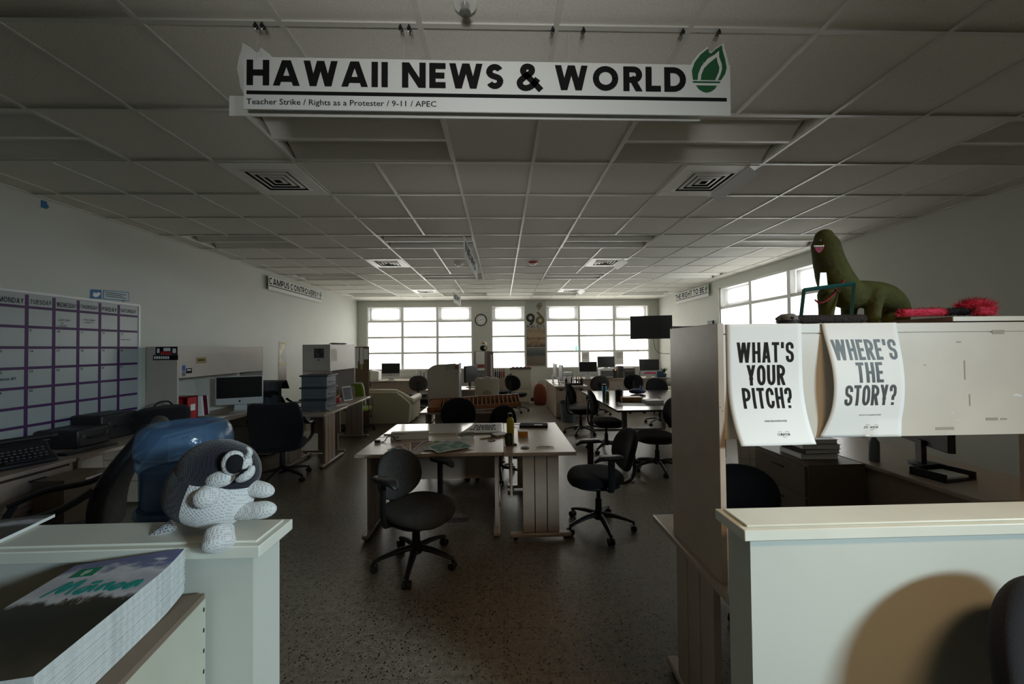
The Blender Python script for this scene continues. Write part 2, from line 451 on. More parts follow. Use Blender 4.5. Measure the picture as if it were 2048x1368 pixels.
for x0, x1 in ((LX, LX+.025), (RX-.025, RX)): bars.bx(x0, x1, BY, FY, CEIL-.01, CEIL)
bars.bx(LX, RX, FY-.025, FY, CEIL-.01, CEIL)
g = struct(obj('trim_1', bars, M_grid)); g['label'] = 'white metal grid of the suspended ceiling'

# --- walls
H = CEIL + .15
WZ0, WZ1 = .99, 2.87
def wall_with_holes(name, along, fixed, thick, a0, a1, opens):
    """a wall along X ('x') or Y ('y') with openings (s0, s1, z0, z1)"""
    m = MB(); s = a0
    def put(s0, s1, z0, z1):
        if s1-s0 < 1e-4: return
        m.bx(s0, s1, fixed, fixed+thick, z0, z1) if along == 'x' else m.bx(fixed, fixed+thick, s0, s1, z0, z1)
    for o0, o1, z0, z1 in opens:
        put(s, o0, -.1, H); put(o0, o1, -.1, z0); put(o0, o1, z1, H); s = o1
    put(s, a1, -.1, H)
    return struct(obj(name, m, M_wall))
W1, W2, W3 = (-3.985, -.86), (-.28, .73), (1.362, 4.50)
WR = (5.05, 7.95)
wall_with_holes('wall_far', 'x', FY, .18, LX-.18, RX+.18, [(*W1, WZ0, WZ1), (*W2, WZ0, WZ1), (*W3, WZ0, WZ1)])
wall_with_holes('wall_right', 'y', RX, .18, BY, FY, [(*WR, WZ0, WZ1)])
wall_with_holes('wall_left', 'y', LX-.18, .18, BY, FY, [])
wall_with_holes('wall_back', 'x', BY-.18, .18, LX-.18, RX+.18, [])
struct(obj('baseboard_left', MB().bx(LX, LX+.012, BY, FY, 0, .1), M_black))
struct(obj('baseboard_far', MB().bx(LX, RX, FY-.012, FY, 0, .1), M_black))
struct(obj('baseboard_right', MB().bx(RX-.012, RX, BY, FY, 0, .1), M_black))

def pane_mat():
    m = bpy.data.materials.new('frosted_window_film'); m.use_nodes = True; nt = m.node_tree; n, l = nt.nodes, nt.links
    n.remove(n['Principled BSDF']); out = n['Material Output']
    a = n.new('ShaderNodeBsdfTransparent'); a.inputs[0].default_value = (.97, .98, 1, 1)
    b = n.new('ShaderNodeBsdfTranslucent'); b.inputs[0].default_value = (.93, .92, .88, 1)
    mx = n.new('ShaderNodeMixShader'); mx.inputs[0].default_value = .22
    l.new(a.outputs[0], mx.inputs[1]); l.new(b.outputs[0], mx.inputs[2]); l.new(mx.outputs[0], out.inputs[0])
    return m
M_pane = pane_mat()
M_frame = mat('anodised_window_frame', (.80, .80, .78), .5, spec=.3)
M_awning = mat('grey_awning_frame', (.42, .43, .44), .5)
ZT = [WZ0, 1.48, 1.95, 2.425, WZ1]
def window(name, s0, s1, cuts, awn, along='x'):
    """cuts: positions of the mullions; awn: which bays have an opening top light"""
    root = bpy.data.objects.new(name, None); COL.objects.link(root); struct(root)
    Mx = T(0, FY, 0) if along == 'x' else T(RX, 0, 0) @ RZ_(-90) @ Matrix.Scale(-1, 4, (1, 0, 0))
    f = MB(); e = [s0] + cuts + [s1]
    f.bx(s0+.001, s0+.03, .028, .13, WZ0+.001, WZ1-.001, Mx); f.bx(s1-.03, s1-.001, .028, .13, WZ0+.001, WZ1-.001, Mx)
    f.bx(s0, s1, .03, .13, WZ1-.03, WZ1, Mx); f.bx(s0, s1, -.02, .13, WZ0-.02, WZ0+.02, Mx)
    for c in cuts: f.bx(c-.036, c+.036, .026, .12, WZ0+.02, WZ1-.002, Mx)
    obj('frame', f, M_frame, root)
    for i in range(len(e)-1):
        g_ = MB()
        for z in ZT[1:-1]: g_.bx(e[i]+.02, e[i+1]-.02, .035, .10, z-.028, z+.028, Mx)
        obj('glazing_bar', g_, M_frame, root)
        obj('pane', MB().bx(e[i]+.02, e[i+1]-.02, .085, .087, WZ0, WZ1, Mx), M_pane, root)
        if i in awn:
            k = MB(); x0, x1, z0, z1 = e[i]+.03, e[i+1]-.03, ZT[3]+.01, WZ1-.03
            k.bx(x0, x0+.09, .14, .17, z0, z1, Mx); k.bx(x1-.09, x1, .14, .17, z0, z1, Mx)
            k.bx(x0, x1, .14, .17, z0, z0+.08, Mx); k.bx(x0, x1, .14, .17, z1-.04, z1, Mx)
            obj('top_light_frame', k, M_awning, root)
    return root
window('window_1', *W1, [-2.94, -1.903], (0, 2))
window('window_2', *W2, [], (0,))
window('window_3', *W3, [2.364, 3.431], (0, 2))
window('window_4', *WR, [6.01, 6.965], (0, 2), 'y')

# --- entrance half walls with moulded caps
def half_wall(name, tr, x0, x1, y0, y1, zt):
    struct(obj(name, MB().bx(x0, x1, y0, y1, 0, zt-.04), M_wall))
    c = MB(); e0 = x0-.03; e1 = x1+.03
    c.bx(e0, e1, y0-.02, y1+.02, zt-.04, zt-.007); c.bx(e0+.018, e1-.018, y0-.004, y1+.004, zt-.007, zt)
    struct(obj(tr, c, M_trimwhite, bevel=.003))
half_wall('wall_entry_left', 'trim_2', -3.6, -.70, 1.062, 1.185, 1.07)
half_wall('wall_entry_right', 'trim_3', .73, 3.6, 1.078, 1.185, 1.07)

# ================================================================== CEILING FITTINGS
LPH = {-6: 'by the calendar wall', -2: 'left of the ceiling middle', 2: 'right of the ceiling middle', 6: 'by the windowed side wall'}
LROW = {-3: 'behind the entrance', 1: 'at the entrance', 5: 'second row of lights', 9: 'third row of lights', 13: 'closest to the far windows'}
LROW[1] = 'in the row by the big sign'
def light_fitting(c, r):
    w_, d_ = GS*2, GS
    t = thing('ceiling_light', f'unlit ceiling light {LPH[c]}, {LROW[r]}', 'ceiling light', (gx(c)+w_/2, gy(r)+d_/2, CEIL), 0, 'recessed ceiling lights')
    h = MB(); a, b = w_/2, d_/2
    h.bx(-a, a, -b, b, .14, .15); h.bx(-a, -a+.006, -b, b, 0, .14); h.bx(a-.006, a, -b, b, 0, .14); h.bx(-a, a, -b, -b+.006, 0, .14); h.bx(-a, a, b-.006, b, 0, .14)
    obj('housing', h, M_metalwhite, t)
    f = MB(); k = .022
    f.bx(-a, a, -b, -b+k, -.004, .004); f.bx(-a, a, b-k, b, -.004, .004); f.bx(-a, -a+k, -b, b, -.004, .004); f.bx(a-k, a, -b, b, -.004, .004); f.bx(-a+k, a-k, -.012, .012, -.002, .03)
    obj('frame', f, M_metalwhite, t)
    for s in (-1, 1):
        y0, y1 = (-b+k, -.012) if s < 0 else (.012, b-k)
        prof = spline([(0, .006), (.05, .07), (.15, .10), (.46, .10), (.50, .088), (.72, .062), (.90, .032), (1, .004)], 2)
        q = MB()
        q.grid(lambda u, v: (-a+k+(w_-2*k)*u, y0+(y1-y0)*prof[int(round(v*(len(prof)-1)))][0], prof[int(round(v*(len(prof)-1)))][1]), 1, len(prof)-1)
        o = obj('reflector', q, M_metalwhite, t)
        obj('tube_cover', MB().cyl((-a+k, (y0+y1)/2-.03, .062), (a-k, (y0+y1)/2-.03, .062), .013, n=10), M_metalwhite, t)
for c, r in FIX:
    if r >= 0: light_fitting(c, r)
    else:  # behind the camera the openings are closed by plain panels of the same ceiling
        struct(obj('trim_4', MB().bx(gx(c), gx(c+2), gy(r), gy(r+1), CEIL, CEIL+.018), M_metalwhite))

M_dark = mat('duct_black', (.01, .01, .01), .8)
DROW = {2: 'the big hanging sign', 7: 'the middle of the room', 12: 'the far windows'}
def diffuser(c, r, blade):
    side = 'left' if c < 0 else 'right'
    t = thing('air_diffuser', f'square louvred ceiling vent near {DROW[r]}, {side} side', 'air vent', (gx(c)+GS/2, gy(r)+GS/2, CEIL-.002), 0, 'square ceiling air vents')
    a = GS/2-.012
    p = MB(); k = .20
    for x0, x1, y0, y1 in ((-a, a, -a, -k), (-a, a, k, a), (-a, -k, -k, k), (k, a, -k, k)): p.bx(x0, x1, y0, y1, -.010, 0)
    obj('face_plate', p, M_metalwhite, t, bevel=.002)
    obj('duct', MB().bx(-k, k, -k, k, -.002, .0), M_dark, t)
    for i in range(4):
        s0 = k*(1-.24*i); s1 = s0-.026; z0, z1 = -.009, -.016
        q = MB()
        A = [(-s0, -s0, z0), (s0, -s0, z0), (s0, s0, z0), (-s0, s0, z0)]; B = [(-s1, -s1, z1), (s1, -s1, z1), (s1, s1, z1), (-s1, s1, z1)]
        vs = A + B + [(x, y, z+.003) for x, y, z in A] + [(x, y, z+.003) for x, y, z in B]
        fs = []
        for e in range(4):
            n_ = (e+1) % 4
            fs += [(e, n_, 4+n_, 4+e), (8+n_, 8+e, 12+e, 12+n_), (e, 8+e, 8+n_, n_), (4+n_, 12+n_, 12+e, 4+e)]
        obj('louvre_ring', q.add(vs, fs), M_metalwhite, t)
    if blade: obj('deflector_blade', MB().box((0, 0, 0), (.10, .55, .004), T(a-.035, 0, -.04) @ RY_(38)), mat('bright_enamel', (.8, .82, .85), .3), t)
for c, r in ((-3, 2), (3, 2), (-3, 7), (3, 7), (-3, 12), (3, 12)): diffuser(c, r, c == 3)

def detector(x, y, col, colname, lab):
    t = thing('smoke_detector', lab, 'smoke detector', (x, y, CEIL))
    obj('base', MB().lathe([(.0, 0), (.075, 0), (.075, -.02), (.06, -.028), (0, -.028)], 24), mat('detector_base_'+colname, col, .4), t)
    obj('sensor_head', MB().lathe([(.052, -.028), (.05, -.045), (.03, -.055), (0, -.056)], 20), M_metalwhite, t)
p = atZ(918, 526, CEIL); detector(p.x, p.y, (.7, .7, .68), 'white', 'round white smoke detector on the ceiling beside the hanging sign')
p = atZ(1066, 524, CEIL); detector(p.x, p.y, (.5, .02, .03), 'red', 'round alarm with red base on the middle of the ceiling')
p = atZ(930, 4, CEIL)
t = thing('ceiling_sprinkler', 'small white round fitting on the ceiling above the big sign', 'ceiling fitting', (p.x, p.y, CEIL))  # sprinkler head: round rim with a chrome plunger
obj('rim', MB().lathe([(0, 0), (.05, 0), (.047, -.012), (.03, -.014), (0, -.014)], 20), M_metalwhite, t)
obj('plunger', MB().lathe([(.018, -.014), (.014, -.04), (.024, -.043), (.024, -.047), (0, -.048)], 16), M_chrome, t)

# ================================================================== SIGNS
WF = {'*': .86, 'I': .24, 'W': 1.28, 'M': 1.2, 'O': 1.12, 'C': .92, 'S': .66, 'E': .62, 'L': .6, 'R': .74, 'P': .7, 'B': .72, 'N': .9, 'H': .84, 'D': .86, 'A': 1.0, '&': .92, 'T': .66, 'U': .8, 'V': .96, 'Y': .88, 'G': 1.1, 'F': .58, 'K': .8}
FL_A = [(.02, .26), (.0, .45), (.06, .62), (.18, .78), (.34, .91), (.36, .83), (.40, .81), (.50, .90), (.63, .985), (.64, .88), (.69, .70), (.72, .52), (.69, .40), (.60, .26)]
FL_B = [(.115, .26), (.13, .38), (.19, .53), (.33, .70), (.47, .78), (.565, .865), (.565, .74), (.62, .58), (.62, .48), (.58, .36), (.53, .26)]
FL_C = [(.18, .26), (.19, .36), (.25, .50), (.36, .61), (.51, .73), (.53, .62), (.565, .52), (.55, .42), (.475, .26)]
FLAME_OUT = [(.36+(x-.36)*1.16, .5+(y-.5)*1.10) for x, y in ([(.10, -.02), (-.03, .2)] + FL_A[:-1] + [(.66, .2), (.55, -.02)])][::-1]
def flame(mb, x, y, s, M):
    """torch emblem of height s: outer flame, white line, inner flame, bar and bowl (slot 0 colour, slot 1 white)"""
    def poly(pts, z, mi): 
        pts = [(x+a*s, y+b*s, z) for a, b in pts]
        mb.add(pts[::-1], [tuple(range(len(pts)))], M, mi)
    e = .0012*(s > .05) + .00012
    poly(FL_A, 0, 0); poly(FL_B, e*.5, 1); poly(FL_C, e, 0)
    poly([(.02, .20), (.02, .235), (.58, .235), (.58, .20)], 0, 0)
    poly([(.08, .15), (.52, .15), (.46, .07), (.38, .02), (.30, 0), (.22, .02), (.14, .07)], 0, 0)
def board(root, name, w_, h_, th, m, M, flame_at=None):
    b = MB(); b.bx(0, w_, 0, h_, -th, 0, M); o = obj(name, b, m, root)
    if flame_at:
        x, y, s = flame_at
        obj('flame_cutout', MB().prism([(x+a*s, y+b*s) for a, b in FLAME_OUT], th*.9, M, z0=-th*.95), m, root)
    return o
M_board = mat('white_foam_board', (.66, .67, .64), .55)
def sign_lettering(root, text, w_, M, cap, t, y, m):
    L, _ = letters(text, 1, t, WF, .13, .36); fit(L, .012, w_, y, y+cap)
    obj('lettering', place(L, M @ T(0, 0, .0012)), m, root)

def clip(loc, label, rz=0):
    t = thing('binder_clip', label, 'binder clip', loc, rz, 'binder clips on the ceiling grid')
    obj('jaw', MB().prism([(-.009, 0), (.009, 0), (.002, .016), (-.002, .016)], .022, FRONT @ T(0, -.016, -.011)), M_black, t)
    l = MB()
    for s in (-1, 1): l.tube([(-.006, s*.004, -.014), (-.007, s*.012, -.028), (0, s*.015, -.036), (.007, s*.012, -.028), (.006, s*.004, -.014)], .0011, 6)
    obj('wire_handle', l, M_chrome, t)
# big entrance sign (front board and mirrored back board)
SY = 1.632
M0 = T(-1.104, SY-.02, 2.648) @ RY_(.35) @ FRONT
t = thing('hanging_sign', 'large white ceiling sign reading HAWAII NEWS & WORLD in bold black capitals', 'sign')
board(t, 'board', 2.148, .229, .006, M_board, M0, (1.972, .102, .222))
Lh, _ = letters('HAWAII NEWS & WORLD', 1, .24, WF, .135, .40); fit(Lh, .012, 1.945, .092, .220)
obj('lettering', place(Lh, M0 @ T(0, 0, .0012)), M_ink, t)
obj('rule', MB().bx(.012, 2.13, .064, .080, 0, .0012, M0), M_ink, t)
obj('small_print', place(fit(font_mesh('Teacher Strike / Rights as a Protester / 9-11 / APEC', .03, .0002), .012, .83, .012, .045), M0 @ T(0, 0, .0012)), M_ink, t)
fl = MB(); flame(fl, 1.972, .102, .222, M0 @ T(0, 0, .0012)); obj('flame_emblem', fl, [M_green, M_board], t)
M1 = T(-1.205, SY+.035, 2.652) @ RY_(.2) @ FRONT
t = thing('hanging_sign', 'blank white back board hanging just behind the HAWAII NEWS & WORLD sign', 'sign')
board(t, 'board', 2.14, .09, .005, M_board, M1)
obj('upper_board', MB().bx(.10, 2.10, .09, .24, -.005, 0, M1), M_board, t)
obj('flame_cutout', MB().prism([(.215-a*.235, .09+b*.235) for a, b in reversed(FLAME_OUT)], .005, M1, z0=-.005), M_board, t)
cl = [(513, 'first binder clip from the calendar wall, above the letter H'), (526, 'second binder clip from the calendar wall, just right of the first'), (802, 'binder clip above the W of NEWS, left of a pair'), (819, 'binder clip above the S of NEWS, right of a pair'),
      (1105, 'binder clip above the letter W of WORLD, on the ceiling bar'), (1166, 'binder clip above the letter O of WORLD, on the ceiling bar'), (1364, 'binder clip above the letter D of WORLD, on the ceiling bar'), (1436, 'binder clip above the green flame emblem')]
for px, lab in cl:
    q = atY(px, 50, SY); clip((q.x, SY, CEIL-.0075), lab)
tl = MB()
for k, px in enumerate((519, 810, 1136, 1400)):
    q = atY(px, 60, SY)
    s = thing('hanging_line', ['thin clear line holding the big sign above the letter H', 'thin clear line holding the big sign above the word NEWS', 'thin clear line holding the big sign above the word WORLD', 'thin clear line holding the big sign beside the green flame'][k], 'line', (q.x, SY-.023, 0))
    obj('line', MB().cyl((0, 0, 2.86), (0, .02, CEIL-.02), .0007, n=5), mat('fishing_line', (.5, .5, .5), .3), s)

def small_sign(text, label, M, w_, h_, rule=True):
    t = thing('hanging_sign', label, 'sign')
    board(t, 'board', w_, h_, .006, M_board, M, (w_-h_*.56, h_*.38, h_*.66))
    L, _ = letters(text, 1, .20, WF, .13, .36); fit(L, .02, w_-h_*.68, h_*.42, h_*.42+h_*.50)
    obj('lettering', place(L, M @ T(0, 0, .0015)), M_ink, t)
    obj('rule', MB().bx(.02, w_-.02, h_*.29, h_*.35, 0, .0015, M), M_ink, t)
    e = MB(); flame(e, w_-h_*.56, h_*.38, h_*.66, M @ T(0, 0, .0015)); obj('flame_emblem', e, [M_green, M_board], t)
    return t
# along the left wall (reads towards the far end) and along the right wall
small_sign('CAMPUS CONTROVERSY', 'white CAMPUS CONTROVERSY sign hanging along the bare left wall', T(LX+.05, 6.78, 2.705) @ RZ_(90) @ FRONT, 2.0, .25)
small_sign('THE RIGHT TO BE', 'white THE RIGHT TO BE sign hanging along the windowed right wall', T(RX-.05, 9.85, 2.735) @ RZ_(-90) @ FRONT, 1.6, .27)
# two signs hung edge-on in the middle of the room
def edge_sign(label, x, y0, y1, z0, z1, ang):
    Mx = T(x, (y0+y1)/2, z0) @ RZ_(ang) @ T(-(y1-y0)/2, 0, 0) @ FRONT
    s = thing('hanging_sign', label, 'sign'); w_ = y1-y0; h_ = z1-z0
    board(s, 'board', w_, h_, .006, M_board, Mx)
    L, _ = letters('NEWS', 1, .2, WF); fit(L, w_*.08, w_*.8, h_*.35, h_*.85)
    obj('lettering', place(L, Mx @ T(0, 0, .0015)), M_ink, s)
    ln = MB()
    for u in (.05, .95): ln.cyl(Mx @ Vector((w_*u, h_, 0)), (*(Mx @ Vector((w_*u, h_, 0))).xy, CEIL), .001, n=5)
    obj('line', ln, MATS['fishing_line'], s)
edge_sign('white sign hung edge-on from the ceiling beside the white smoke detector', -.40, 4.35, 6.0, 2.70, 2.95, 88)
edge_sign('white sign hung edge-on from the ceiling, close to the wall clock', -1.10, 8.9, 9.9, 2.72, 2.98, 86)
# ================================================================== ENTRANCE: LEFT COUNTER
# --- magazine stand in front of the half wall
M_stand = mat('ivory_laminate', (.52, .52, .43), .45, var=.03)
M_card = mat('brown_board', (.20, .15, .11), .7, var=.1)
SM = T(-.815, 1.048, 0) @ RZ_(9.7)       # local: origin at the corner by the post, -y towards the visitor
def loc_rz(M): return M.to_translation(), math.degrees(M.to_euler().z)
t = thing('magazine_stand', 'ivory box stand against the white half wall, carrying the thick magazine stack', 'stand', (-.815, 1.046, 0), 9.7)
obj('body', MB().bx(-.62, 0, -.62, -.002, 0, .925), M_stand, t, bevel=.002)
obj('top_panel', MB().bx(-.618, -.002, -.618, -.004, .925, .94), M_card, t)
st = MB()
for i in range(8): st.box((.0005, -.012, .90-.055*i), (.002, .004, .010))
obj('edge_staples', st, M_black, t)
def cover_mat(name, top, mid, low, sc, seed):
    m = mat(name, mid, .28, spec=.4); n, l = nodes_of(m); nt = m.node_tree; b = n['Principled BSDF']
    tc = n.new('ShaderNodeTexCoord'); sp = n.new('ShaderNodeSeparateXYZ'); l.new(tc.outputs['Generated'], sp.inputs[0])
    no = n.new('ShaderNodeTexNoise'); no.inputs['Scale'].default_value = sc; no.inputs['Detail'].default_value = 7; no.noise_dimensions = '4D'; no.inputs['W'].default_value = seed
    l.new(tc.outputs['Generated'], no.inputs['Vector'])
    ad = n.new('ShaderNodeMath'); ad.operation = 'MULTIPLY_ADD'; l.new(no.outputs['Fac'], ad.inputs[0]); ad.inputs[1].default_value = .42; l.new(sp.outputs['Y'], ad.inputs[2])
    r = ramp(nt, [(.16, low), (.30, tuple(c*.4 for c in low)), (.48, (.015, .016, .010)), (.58, (.03, .03, .02)), (.62, mid), (.72, (.45, .46, .52)), (.80, mid), (.86, top)])
    mr = n.new('ShaderNodeMapRange'); mr.inputs[1].default_value = 0; mr.inputs[2].default_value = 1.32; l.new(ad.outputs[0], mr.inputs[0])
    l.new(mr.outputs[0], r.inputs[0]); l.new(r.outputs[0], b.inputs['Base Color'])
    return m
M_cover = cover_mat('hill_cover_print', (.16, .17, .30), (.62, .62, .66), (.07, .06, .04), 5, 1)
M_cover2 = cover_mat('dark_cover_print', (.03, .035, .03), (.05, .055, .05), (.04, .03, .02), 4, 5)
M_pages = mat('page_edges', (.62, .64, .64), .8, var=.12, vscale=120)
def curl(x, y): # pages lift a little at the far spine corner
    return .022*max(0, (y+.10)/.10)**1.6*(1 if y > -.10 else 0)*max(0, min(1, (x+.285)/.22))*.8
def magazine(x0, x1, y0, y1, z, th, cover=None, crv=True):
    f = lambda u, v: (x0+(x1-x0)*u, y0+(y1-y0)*v, z+th+(curl(x0+(x1-x0)*u, y0+(y1-y0)*v)*1.0 if crv else 0))
    return MB().sheet(f, 8, 12, th), MB().sheet(lambda u, v: tuple(Vector(f(u, v))+Vector((0, 0, .0006))), 8, 12, .0005)
NM, TH = 30, .0037
mg, cv = magazine(-.285, -.045, -.39, -.012, 0, TH)
top = thing('magazine', 'top magazine of the thick stack, with a teal script title on its cover', 'magazine')
a0 = obj('pages', mg, M_pages, top); c0 = obj('cover', cv, M_cover, top)
base = Vector((-.815, 1.046, .941))
first = None
for i in range(NM):
    ox, oy = random.uniform(-.0016, .0016), random.uniform(-.002, .002)
    if i == NM-1: ox, oy = 0, 0
    lc = base + Vector((ox, oy, i*(TH+.0001)))
    if i == NM-1: top.location = lc; top.rotation_euler.z = R(9.7)
    elif first is None:
        first = thing('magazine', 'identical magazine inside the thick stack under the teal-titled cover', 'magazine', lc, 9.7, 'magazines in the thick stack')
        obj('pages', mg, M_pages, first)
    else: dup(first, lc, 9.7, 'identical magazine inside the thick stack under the teal-titled cover')
# cover lettering: brush strokes following the cover
def on_cover(u, v): x = -.285+.24*u; y = -.39+.378*v; return Vector((x, y, TH+.0013+curl(x, y)))
def brush(strokes, x0, y0, sx, sy, r):
    m = MB()
    for s in strokes:
        P = spline(s, 5); m.tube([on_cover(x0+a*sx, y0+b*sy) for a, b in P], [r*(.45+.55*math.sin(PI*(i+.5)/len(P))) for i in range(len(P))], 6, flat=.12)
    return m
mano = [[(0, 0), (.10, .9), (.14, .2), (.24, .95), (.28, 0)], [(.44, .5), (.36, .25), (.42, .0), (.50, .45), (.53, 0)], [(.40, .68), (.52, .70)], [(.60, .5), (.61, 0)], [(.61, .3), (.68, .5), (.71, .0)],
        [(.82, .45), (.76, .2), (.81, 0), (.87, .25), (.82, .45)], [(1.0, .5), (.93, .25), (.97, .0), (1.04, .45), (1.07, 0)]]
obj('title_script', brush(mano, .17, .64, .70, .15, .0065), mat('teal_ink', (.02, .30, .27), .5), top)
now = [[(0, 0), (.05, 1), (.2, 0), (.25, 1)], [(.45, 1), (.35, .5), (.45, 0), (.55, .5), (.45, 1)], [(.65, 1), (.72, 0), (.8, .8), (.88, 0), (.97, 1)]]
obj('subtitle_script', brush(now, .42, .53, .28, .065, .0016), mat('brown_ink', (.12, .09, .06), .5), top)
gp = MB().sheet(lambda u, v: tuple(on_cover(.14+.20*u, .83+.09*v)+Vector((0, 0, .0002))), 3, 3, .0002); obj('green_badge', gp, mat('badge_green', (.01, .22, .10), .5), top)
fl = MB(); flame(fl, 0, 0, 1, None)
fl.v = [on_cover(.14+.20*(.36+v.x*.40), .83+.09*(.14+v.y*.72))+Vector((0, 0, .0004+v.z*2)) for v in fl.v]; obj('badge_emblem', fl, [M_paper, mat('badge_green', (.01, .22, .10), .5)], top)
# darker issues beside it
for i in range(8):
    mg2, cv2 = magazine(-.60, -.325, -.45, -.06, 0, .0034, crv=False)
    lab = 'topmost dark-covered magazine beside the thick stack' if i == 7 else 'dark magazine under the dark cover beside the thick stack'
    t = thing('magazine', lab, 'magazine', base + Vector((random.uniform(-.003, .003), random.uniform(-.003, .003), i*.0038)), 9.7, None if i == 7 else 'magazines in the low dark stack')
    obj('pages', mg2, M_pages, t)
    if i == 7: obj('cover', cv2, M_cover2, t)
# magazine lying on the cap
t = thing('magazine', 'dark magazine with a white page edge lying on top of the half wall cap', 'magazine', (-1.56, 1.125, 1.0706), 14)
obj('pages', MB().bx(-.14, .14, -.085, .085, 0, .009), M_paper, t)
obj('cover', MB().bx(-.139, .139, -.0845, .0845, .009, .010), M_cover2, t)

# --- crocheted animal sitting on the cap
def yarn(name, col, hole):
    m = mat(name, col, .95, spec=.1, sheen=.3); n, l = nodes_of(m); nt = m.node_tree; b = n['Principled BSDF']
    tc = n.new('ShaderNodeTexCoord'); mp = n.new('ShaderNodeMapping'); mp.inputs['Rotation'].default_value = (.5, .25, .45); l.new(tc.outputs['Object'], mp.inputs['Vector'])
    v = n.new('ShaderNodeTexVoronoi'); v.inputs['Scale'].default_value = 150; v.inputs['Randomness'].default_value = .12; l.new(mp.outputs[0], v.inputs['Vector'])
    r = ramp(nt, [(.24, hole), (.42, col)]); l.new(v.outputs['Distance'], r.inputs[0]); l.new(r.outputs[0], b.inputs['Base Color'])
    bp = n.new('ShaderNodeBump'); bp.inputs['Strength'].default_value = .8; bp.inputs['Distance'].default_value = .003
    l.new(v.outputs['Distance'], bp.inputs['Height']); l.new(bp.outputs[0], b.inputs['Normal'])
    return m
Y_white = yarn('white_yarn', (.72, .72, .72), (.46, .47, .48)); Y_dark = yarn('navy_yarn', (.022, .022, .032), (.008, .008, .012))
PY = 1.125
P = lambda px, py, dy=0: atY(px, py, PY+dy)
t = thing('crocheted_animal', 'black and white crocheted toy animal sitting on the cap of the left half wall', 'soft toy', (0, 0, 0))
pr = MB(); n = 88
c0 = P(412, 1081); ax = Vector((.035, .0, .235))
def egg(u):  # radius along the body axis
    return .119*math.sqrt(max(0, 1-(abs(u-.40)/.60)**2.2)) if u > .40 else .119*math.sqrt(max(0, 1-((.40-u)/.40)**2.6))
rings = 44; vs = []; fs = []; mi = []
for j in range(rings+1):
    u = j/rings; cc = c0 + ax*u + Vector((0, 0, .0))
    lim = -100 + 20*max(0, u-.15) + 26*max(0, u-.72)          # seam between white belly and dark back
    for i in range(n):
        q = 2*PI*i/n + R(lim); rr = max(egg(u), .001)
        vs.append(cc + Vector((rr*math.cos(q)*1.0, rr*math.sin(q)*.74, -.02*math.cos(q)*(1-u))))
body = MB(); body.v = vs
for j in range(rings):
    for i in range(n):
        k = (i+1) % n; body.f.append([j*n+i, j*n+k, (j+1)*n+k, (j+1)*n+i])
        body.m.append(0 if i < n*.58 else 1)
zmin = min(v.z for v in body.v)
body.v = [Vector((v.x, v.y, v.z + 1.0705 - zmin)) for v in body.v]
obj('body', body, [Y_white, Y_dark], t, sub=1, sharp=180)
hc = P(436, 938, .005)
hd = MB().ball(hc, (.105, .092, .088), 28)
for q in hd.v:                      # brow rounder at the back, flatter at the face
    d = (q-hc); q += Vector((.010 if d.x > .05 else 0, 0, -.02*max(0, d.x/.1)**2))
head = obj('head', hd, Y_dark, t, sub=1, sharp=180)
obj('cheek', MB().ball((0, 0, 0), (.040, .026, .023), 18, T(*P(440, 958, -.066)) @ RY_(-8)), Y_white, t, sub=1, sharp=180)
obj('cheek', MB().ball(P(484, 955, .02), (.030, .035, .020), 18), Y_white, t, sub=1, sharp=180)
obj('eye_patch', MB().ball((0, 0, 0), (.029, .016, .035), 20, T(*P(467, 926, -.068)) @ RZ_(28)), Y_white, t, sub=1, sharp=180)
obj('eye', MB().ball((0, 0, 0), (.020, .007, .0265), 20, T(*P(470.5, 928, -.080)) @ RZ_(30)), mat('felt_black', (.006, .006, .007), .9), t)
obj('nose_bridge', MB().ball((0, 0, 0), (.017, .018, .026), 16, T(*P(491, 927, -.058)) @ RZ_(40) @ RY_(8)), Y_white, t, sub=1, sharp=180)
fk = spline([P(495, 914, -.060), P(500, 905, -.062), P(497, 898, -.062), P(493, 895, -.062)], 4)
obj('brow_tuft', MB().tube(fk, [.008*(1-.8*i/(len(fk)-1))+.001 for i in range(len(fk))], 8), Y_white, t, sharp=180)
bk = spline([P(476, 958, -.078), P(488, 953, -.080), P(500, 944, -.076), P(506, 931, -.070)], 4)
obj('muzzle', MB().tube(bk, [.0125*math.sin(PI*min(1, .2+.75*i/(len(bk)-1)))+.002 for i in range(len(bk))], 10), Y_white, t, sharp=180)
obj('mouth', MB().tube([P(469, 960, -.085), P(480, 950, -.086), P(487, 944, -.084), P(496, 938, -.080)], [.0015, .006, .008, .002], 8), MATS['felt_black'], t)
def limb(name, a, b, r0, r1):
    pts = [Vector(a).lerp(Vector(b), k/8) for k in range(9)]
    rad = [r0*.8, r0, r0*1.0, r0*1.03+.0, (r0+r1)/2, r1*1.03, r1, r1*.8, r1*.35]
    obj(name, MB().tube(pts, rad, 16), Y_white, t, sub=1, sharp=180)
limb('arm', P(424, 985, -.06), P(398, 1004, -.115), .030, .027)
limb('arm', P(470, 968, .01), P(548, 985, .0), .024, .023)
limb('leg', P(468, 1024, -.01), P(552, 1018, -.02), .024, .025)
limb('leg', P(440, 1052, -.075), P(436, 1105, -.112), .034, .038)
obj('tail', MB().tube(spline([P(345, 1050, .0), P(318, 1066, -.01), P(300, 1078, -.02), P(283, 1090, -.03)], 4), [.018, .017, .016, .015, .014, .013, .012, .011, .010, .008, .006, .004, .003], 10), yarn('marled_yarn', (.42, .42, .44), (.03, .03, .04)), t, sharp=180)

